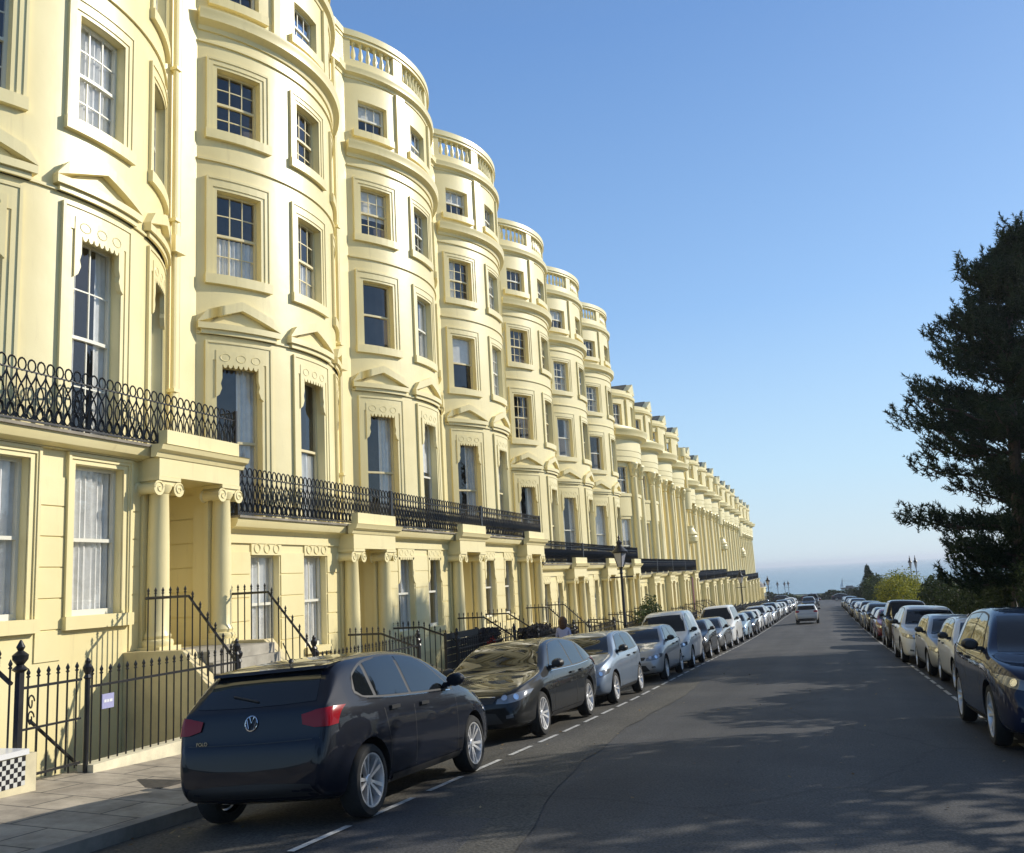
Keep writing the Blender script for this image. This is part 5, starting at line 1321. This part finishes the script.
def polo_badge():
    M, T, hit = _CM['hatch']; L = T['L']
    z = .92; c, n = hit((0, L+3, z), (0, -1, 0))
    m = MB(); q = lambda x, zz: (-x, hit((-x, L+3, z+zz), (0, -1, 0))[0].y+.008, z+zz)
    m.tube([q(.062*math.cos(t*.349), .062*math.sin(t*.349)) for t in range(19)], .006, 5)
    m.tube([q(-.024, .055), q(0, .004), q(.024, .055)], .005, 4)
    m.tube([q(-.050, .030), q(-.024, -.050), q(0, .0), q(.024, -.050), q(.050, .030)], .005, 4)
    link('badge', m.mesh('badge', CHROME, 40), polo, (0, -L/2, 0))
    fc = bpy.data.curves.new('lettering', 'FONT'); fc.body = 'POLO'; fc.size = .045; fc.extrude = .003; fc.align_x = 'CENTER'
    to = bpy.data.objects.new('t', fc); C.objects.link(to); dg = bpy.context.evaluated_depsgraph_get()
    me = bpy.data.meshes.new_from_object(to.evaluated_get(dg)); bpy.data.objects.remove(to)
    me.materials.clear(); me.materials.append(CHROME)
    zz = .78; c, n = hit((.50, L+3, zz), (0, -1, 0))
    # lettering lies on the tailgate, reading left to right from behind
    link('lettering', me, polo, (.50, c.y-L/2+.012, zz-.02), (math.pi/2, 0, math.pi))
polo_badge()
LC = [
 ('saloon', 'dark grey saloon parked nose to nose with the navy hatchback, second on the left', -5.05, 12.75, DKGREY),
 ('hatch', 'silver-blue hatchback with dark windscreen, third parked car on the left', -5.05, 18.0, SILVERBLUE),
 ('hatch', 'pale silver hatchback with large dark grille, parked before the small white van', -5.05, 24.1, SILVER),
 ('van', 'small white van facing the camera with a black windscreen, left kerb', -5.1, 28.9, WHITE),
 ('hatch', 'small black hatchback right behind the small white van', -5.1, 34.1, BLACKP),
 ('saloon', 'silver-grey saloon in front of the large white van', -5.1, 39.2, GREY),
 ('bigvan', 'large white van standing tall in the left parked row', -5.2, 45.2, WHITE),
 ('hatch', 'pale blue hatchback just beyond the large white van', -5.1, 52.0, PALEBLUE),
 ('saloon', 'black saloon beyond the pale blue hatchback on the left', -5.1, 57.3, BLACKP),
 ('hatch', 'white hatchback beyond the black saloon on the left', -5.1, 63.5, WHITE),
 ('suv', 'silver tall car beyond the white hatchback on the left', -5.1, 69.2, SILVER),
]
for kd, lb, x, y, p in LC: car(kd, lb, 'van' if 'van' in kd else 'car', x, y, p, 0)
y = 75; cols = [(WHITE, 'white'), (SILVER, 'silver'), (BLACKP, 'black'), (WHITE, 'white'), (GREY, 'grey'), (WHITE, 'white'), (BLUE, 'dark blue'), (SILVER, 'silver'), (WHITE, 'white'), (BLACKP, 'black'), (WHITE, 'white'), (GREY, 'grey'), (SILVER, 'silver')]
kinds = ['hatch', 'saloon', 'suv', 'hatch']
for i, (p, cn) in enumerate(cols):
    kd = kinds[i % 4]; car(kd, f'far {cn} parked car, {ORD[i]} beyond the tall silver car in the left row', 'car', -5.1, y, p, 0, trims=False); y += 5.9+(i % 3)*.6
RC = [
 ('suv', 'dark blue tall car at the right edge, nearest of the right-hand row', 2.68, 11.7, BLUE),
 ('hatch', 'white hatchback directly behind the dark blue car on the right', 3.05, 19.6, WHITE),
 ('hatch', 'silver hatchback with dark windscreen, third parked car on the right', 3.0, 23.9, SILVER),
 ('suv', 'cream-white tall car parked between the silver hatchback and the boxy off-roader', 2.9, 28.8, WHITE),
 ('hatch', 'dark red hatchback squeezed before the boxy black off-roader', 2.95, 33.6, RED),
 ('boxy', 'boxy black off-roader with upright windscreen in the right row', 2.9, 38.0, BLACKP),
 ('saloon', 'dark red saloon beyond the boxy off-roader', 2.95, 45.5, RED),
 ('hatch', 'dark blue hatchback beyond the dark red saloon on the right', 2.95, 51.5, BLUE),
 ('suv', 'black tall car beyond the dark blue hatchback on the right', 2.95, 57.0, BLACKP),
]
for kd, lb, x, y, p in RC: car(kd, lb, 'car', x, y, p, 0, 'cars parked along the right kerb')
y = 63; cols = [(GREY, 'grey'), (BLACKP, 'black'), (SILVER, 'silver'), (WHITE, 'white'), (BLACKP, 'black'), (BLUE, 'dark blue'), (SILVER, 'silver'), (WHITE, 'white'), (GREY, 'grey'), (BLACKP, 'black'), (WHITE, 'white'), (SILVER, 'silver'), (BLUE, 'dark blue')]
for i, (p, cn) in enumerate(cols):
    car(kinds[(i+1) % 4], f'far {cn} parked car, {ORD[i]} beyond the black tall car in the right row', 'car', 2.95, y, p, 0, 'cars parked along the right kerb', trims=False); y += 6.0+(i % 2)*.7
mv = car('hatch', 'silver car driving away alone in the middle of the road', 'car', -1.5, 73.5, SILVER, 1, None); mv.name = 'driving_car'
for x, yy, p, kd, lb in ((-2.2, 128, DKGREY, 'suv', 'far dark grey tall car coming up the middle of the road'), (-2.0, 150, BLACKP, 'bigvan', 'far black van at the bottom of the road')):
    o = car(kd, lb, 'van' if 'van' in kd else 'car', x, yy, p, 0, None, trims=False)
for i, x in enumerate((-14, -8.5, -3, 3.5, 9)):
    o = car(('saloon', 'suv', 'hatch', 'saloon', 'hatch')[i], f'tiny {("grey", "black", "red", "blue", "silver")[i]} car crossing at the very foot of the hill', 'car', x, 205+i*.1, (GREY, BLACKP, RED, BLUE, SILVER)[i], 0, None, trims=False)
    o.rotation_euler = (0, 0, math.pi/2); o.location = (x, 206, g(206)+.06)

# ------------------------------------------------------------------ street lamps
def lamp_meshes():
    p = MB(); p.lathe([(.17, 0), (.17, .08), (.14, .12), (.14, .75), (.17, .8), (.12, .86), (.075, .95), (.06, 1.4), (.08, 1.44), (.055, 1.5), (.045, 3.2), (.07, 3.24), (.05, 3.3), (.06, 3.42), (.12, 3.46)], (0, 0, 0), 12)
    p.tube([(-.42, 0, 3.1), (.42, 0, 3.1)], .022, 6)
    g_ = MB(); g_.lathe([(.10, 3.47), (.24, 3.95)], (0, 0, 0), 4)
    h = MB(); 
    for k in range(4):
        a = k*math.pi/2; h.tube([(.105*math.cos(a), .105*math.sin(a), 3.46), (.25*math.cos(a), .25*math.sin(a), 3.96)], .016, 4)
    h.lathe([(.27, 3.952), (.29, 3.97), (.30, 4.0), (.16, 4.14), (.10, 4.24), (.10, 4.30), (.13, 4.32), (.05, 4.40), (.03, 4.46), (.05, 4.50), (.004, 4.62)], (0, 0, 0), 12)
    return p.mesh('post', IRON), g_.mesh('lantern_glass', mat('lantern_glass', (.42, .42, .46), .15, 0, .6), 0), h.mesh('lantern_hood', IRON)
LPM = lamp_meshes()
def lamp(x, y, z, label, s=1.0):
    r = thing('street_lamp', label, 'street lamp', (x, y, z), .4, 'black lantern street lamps'); r.scale = s if isinstance(s, tuple) else (s, s, s)
    link('post', LPM[0], r); link('lantern_glass', LPM[1], r); link('lantern_hood', LPM[2], r)
lamp(-6.62, 31.2, pave_z(-6.62, 31.2), 'black lantern street lamp standing by the left kerb, largest in view', .97)
lamp(-6.62, 79, pave_z(-6.62, 79), 'black lantern street lamp halfway down the terrace on the left')
lamp(-6.62, 118, pave_z(-6.62, 118), 'black lantern street lamp near the far end of the terrace')
for i, (xx, Y, s) in enumerate(((764, 205, 1), (776, 214, 1), (782.5, 222, 1), (786, 222, 1.02))):
    lamp((xx-815)/930*Y-1.0, Y, g(Y), f'tiny lantern lamp on the seafront, {("first", "second", "third", "fourth")[i]} from the terrace', 1.05*s)
for i, (xr, Y) in enumerate(((.0795, 128), (.0845, 128))):
    lamp(xr*Y+.6, Y, g(Y)-.1, f'thin lamp post rising behind the yellow bush, {("left", "right")[i]} of two', (.85, .85, 1.42))

# ------------------------------------------------------------------ things on and behind the railings
def garden_bits():
    y0, y1 = 20.9, 23.1; z = pave_z(XR, 22)
    r = thing('slatted_screen', 'black slatted wooden screen behind the railing left of the dark grey saloon', 'screen', (XR-.12, y0, z))
    for i in range(7):
        m = MB(); m.box(-.012, .012, 0, y1-y0, .22+i*.175, .38+i*.175); link('board', m.mesh('board', mat('black_timber', (.014, .012, .012), .6, noise=(5, .4)), 0), r)
    for y in (.05, y1-y0-.05):
        m = MB(); m.box(-.06, -.013, y-.04, y+.04, 0, 1.46); link('post', m.mesh('post', MATS['black_timber'], 0), r)
    for i, (a, b, zc, lb) in enumerate(((23.4, 25.0, 1.18, 'dark clipped hedge in a white planter just right of the black screen'), (27.6, 30.2, 1.15, 'long dark clipped hedge along the railing above the dark grey saloon'), (31.2, 33.6, .95, 'dark clipped hedge behind the railing near the large street lamp'))):
        z = pave_z(XR, (a+b)/2); r = thing('planter_hedge', lb, 'hedge', (XR-.35, (a+b)/2, z), 0, 'clipped hedges behind the railings')
        m = MB(); rnd = random.Random(i)
        for _ in range(1600):
            f = rnd.random(); p = Vector((rnd.uniform(-.22, .22), rnd.uniform(a, b)-(a+b)/2, zc+rnd.uniform(-.22, .24)))
            n_ = Vector((rnd.gauss(0, 1), rnd.gauss(0, 1), rnd.gauss(0, 1))).normalized(); u = n_.orthogonal()*.05; v = n_.cross(u)
            m.face([m.raw(p-u), m.raw(p+v*.6), m.raw(p+u), m.raw(p-v*.6)])
        link('foliage', m.mesh('foliage', PURPLEBUSH, 0, False), r)
        m = MB(); m.box(-.2, .2, (a-b)/2, (b-a)/2, .15, zc-.18); link('planter', m.mesh('planter', mat('white_planter', (.6, .58, .5), .6, noise=(3, .2)), 0), r)
    bush('flowering_shrub', 'red flowering shrub beside the black slatted screen', 'shrub', (XR+.2, 23.3, pave_z(XR, 23.3)), (.3, .35, 1.05), REDLEAF, 900, .08, 5, None, 5)
    bush('rounded_shrub', 'rounded brown-green shrub between terrace and small white van', 'bush', (-8.2, 44.5, pave_z(-8.2, 44.5)), (.9, 1.9, 2.0), BROAD, 2400, .14, 15, None, 7)
    b = thing('hanging_banner', 'narrow dark red vertical banner hanging from the terrace front', 'banner', (-10.3, 76.5, -.6))
    m = MB(); m.box(-.02, .02, -.35, .35, -2.6, 0); link('cloth', m.mesh('cloth', mat('dark_red_cloth', (.10, .02, .03), .8), 0), b)
    m = MB(); m.tube([(-.75, 0, .02), (0, 0, .02)], .03, 6); m.tube([(0, -.38, .02), (0, .38, .02)], .02, 6); link('bracket', m.mesh('bracket', IRON), b)
garden_bits()
def person():
    """auburn-haired figure in a pale lilac top walking away along the pavement"""
    y = 26.3; x = -7.45; z = pave_z(x, y)
    root = thing('person', 'person with auburn hair in a pale lilac top on the pavement behind the silver-blue car', 'person', (x, y, z), .1); root.scale = (.96,)*3
    J = {'pelvis': (0, 0, .95, .15), 'waist': (0, 0, 1.10, .13), 'chest': (0, .01, 1.32, .155), 'neck': (0, .02, 1.49, .058), 'head0': (0, .03, 1.58, .085), 'head1': (0, .03, 1.68, .095), 'head2': (0, .03, 1.75, .06)}
    E_ = [('pelvis', 'waist'), ('waist', 'chest'), ('chest', 'neck'), ('neck', 'head0'), ('head0', 'head1'), ('head1', 'head2')]
    for s, sg in (('l', -1), ('r', 1)):
        J.update({s+'sh': (sg*.175, .01, 1.41, .062), s+'el': (sg*.225, -.03*sg, 1.14, .045), s+'wr': (sg*.22, .08*sg+.04, .90, .030), s+'hand': (sg*.215, .10*sg+.05, .82, .035),
                  s+'hip': (sg*.095, 0, .88, .10), s+'kn': (sg*.10, .14*sg, .50, .06), s+'an': (sg*.10, .10*sg-.10*(1-sg)/2, .09, .04), s+'toe': (sg*.10, .10*sg-.10*(1-sg)/2+.17, .045, .036)})
        E_ += [('chest', s+'sh'), (s+'sh', s+'el'), (s+'el', s+'wr'), (s+'wr', s+'hand'), ('pelvis', s+'hip'), (s+'hip', s+'kn'), (s+'kn', s+'an'), (s+'an', s+'toe')]
        for f in range(4):
            J[f'{s}f{f}'] = (sg*(.215-.005*f), .10*sg+.035+.018*f, .745, .009); J[f'{s}g{f}'] = (sg*(.205-.005*f), .10*sg+.04+.018*f, .70+.01*abs(f-1), .008)
            E_ += [(s+'hand', f'{s}f{f}'), (f'{s}f{f}', f'{s}g{f}')]
        J[s+'th'] = (sg*.19, .10*sg+.10, .79, .010); E_ += [(s+'hand', s+'th')]
    names = list(J); me = bpy.data.meshes.new('body'); me.from_pydata([J[n][:3] for n in names], [(names.index(a), names.index(b)) for a, b in E_], [])
    o = bpy.data.objects.new('tmp', me); C.objects.link(o); sk = o.modifiers.new('sk', 'SKIN'); su = o.modifiers.new('su', 'SUBSURF'); su.levels = 2
    for i, n in enumerate(names): me.skin_vertices[0].data[i].radius = (J[n][3], J[n][3])
    me.skin_vertices[0].data[0].use_root = True
    dg = bpy.context.evaluated_depsgraph_get(); b = bpy.data.meshes.new_from_object(o.evaluated_get(dg)); bpy.data.objects.remove(o)
    skin = mat('skin', (.45, .27, .2), .5); top_ = mat('lilac_cloth', (.42, .42, .58), .85); tr = mat('dark_trousers', (.03, .03, .045), .85)
    for q in (skin, top_, tr): b.materials.append(q)
    for p in b.polygons:
        c = p.center; p.material_index = 0 if c.z > 1.48 or (abs(c.x) > .17 and c.z < .9) else (1 if c.z > .93 else 2); p.use_smooth = True
    link('body', b, root)
    h = MB(); rnd = random.Random(2)
    h.lathe([(.06, 1.40), (.115, 1.46), (.125, 1.56), (.128, 1.66), (.115, 1.74), (.07, 1.795), (.01, 1.81)], (0, .005, 0), 16)
    link('hair', h.mesh('hair', mat('auburn_hair', (.10, .045, .018), .6, noise=(30, .5)), 60), root)
    f = MB(); f.lathe([(.001, 0), (.016, .01), (.012, .03), (.003, .05)], (0, .135, 1.63), 8)
    for sg in (-1, 1): f.lathe([(.004, -.006), (.012, 0), (.004, .006)], (sg*.035, .125, 1.68), 8, 'y')
    f.box(-.025, .025, .118, .126, 1.585, 1.592)
    link('face', f.mesh('face', skin), root)
person()
def sail_boat():
    d = 480; r = thing('sailing_boat', 'tiny dark boat with a white sail out on the hazy sea', 'boat', (.0170*d+3, d, -13.4)); r.scale = (.42, .42, .42)
    m = MB(); m.prism([(-8, 0), (-9.5, 2.2), (9.5, 2.2), (7, 0)], -2, 2, (0, 2, 1)); m.box(-3, 5, -1.2, 1.2, 2.21, 4.2); link('hull', m.mesh('hull', mat('dark_hull', (.03, .035, .045), .5), 0), r)
    m = MB(); m.tube([(-6, 0, 2), (-6, 0, 13)], .18, 6); m.tube([(-6, 0, 10), (8, 0, 9)], .12, 5); link('mast', m.mesh('mast', mat('dark_hull', (.03, .035, .045), .5)), r)
    m = MB(); m.prism([(-6.2, 3), (-9.2, 3.2), (-6.2, 12.5)], -.05, .05, (0, 2, 1)); link('sail', m.mesh('sail', mat('white_sail', (.8, .8, .8), .8), 0), r)
sail_boat()

def fallen_leaves():
    m = MB(); rnd = random.Random(4)
    for _ in range(900):
        y = rnd.uniform(3, 40); x = rnd.choice((rnd.uniform(KL+.05, KR-.05), rnd.gauss(KL+.35, .25), rnd.gauss(KR-.4, .3)))
        if not KL < x < KR: continue
        a = rnd.random()*6.28; s_ = rnd.uniform(.012, .035); z = road_z(x, y)+.014
        u = Vector((math.cos(a), math.sin(a), rnd.uniform(-.2, .4)))*s_; v = Vector((-math.sin(a), math.cos(a), rnd.uniform(0, .3)))*s_*.6; p = Vector((x, y, z))
        m.face([m.raw(p-u), m.raw(p+v), m.raw(p+u), m.raw(p-v)])
    o = link('fallen_leaves', m.mesh('fallen_leaves', leaf_material('dry_leaves', (.10, .06, .025), (.30, .24, .14), trans=.1), 0, False)); o['kind'] = 'stuff'
    o['label'] = 'small dry leaves scattered on the road surface'; o['category'] = 'leaves'
fallen_leaves()
# ------------------------------------------------------------------ sea air
def haze():
    m = bpy.data.materials.new('sea_haze'); m.use_nodes = True; n = m.node_tree.nodes; l = m.node_tree.links
    n.remove(n['Principled BSDF']); v = n.new('ShaderNodeVolumePrincipled'); v.inputs['Density'].default_value = 0.00028
    v.inputs['Color'].default_value = (.86, .92, 1.0, 1); v.inputs['Anisotropy'].default_value = .3
    l.new(v.outputs[0], n['Material Output'].inputs['Volume'])
    b = MB(); b.box(-20500, 20500, -900, 25500, -15.5, 21); o = link('haze', b.mesh('haze', m, 0)); o['kind'] = 'stuff'; o['label'] = 'pale sea haze in the air'; o['category'] = 'haze'
haze()

def seafront_hedge():
    r = thing('seafront_hedge', 'long low dark hedge across the bottom of the street before the sea', 'hedge', (0, 229, g(229)))
    m = MB(); rnd = random.Random(12)
    for _ in range(9000):
        p = Vector((rnd.uniform(-45, 60), rnd.uniform(-.8, .8), 0)); p.z = rnd.uniform(0, 1.0)*(1.7+.5*math.sin(p.x*.35)+.3*math.sin(p.x*1.3))
        n_ = Vector((rnd.gauss(0, 1), rnd.gauss(0, 1), rnd.gauss(0, 1))).normalized(); u = n_.orthogonal()*.32; v = n_.cross(u)
        m.face([m.raw(p-u), m.raw(p+v*.6), m.raw(p+u), m.raw(p-v*.6)])
    link('foliage', m.mesh('foliage', HEDGE, 0, False), r)
    m = MB()
    for i in range(36): m.tube([(-44+i*3, 0, -.2), (-44+i*3, 0, 1.1)], .08, 5)
    link('stems', m.mesh('stems', BARK, 40, False), r)
seafront_hedge()
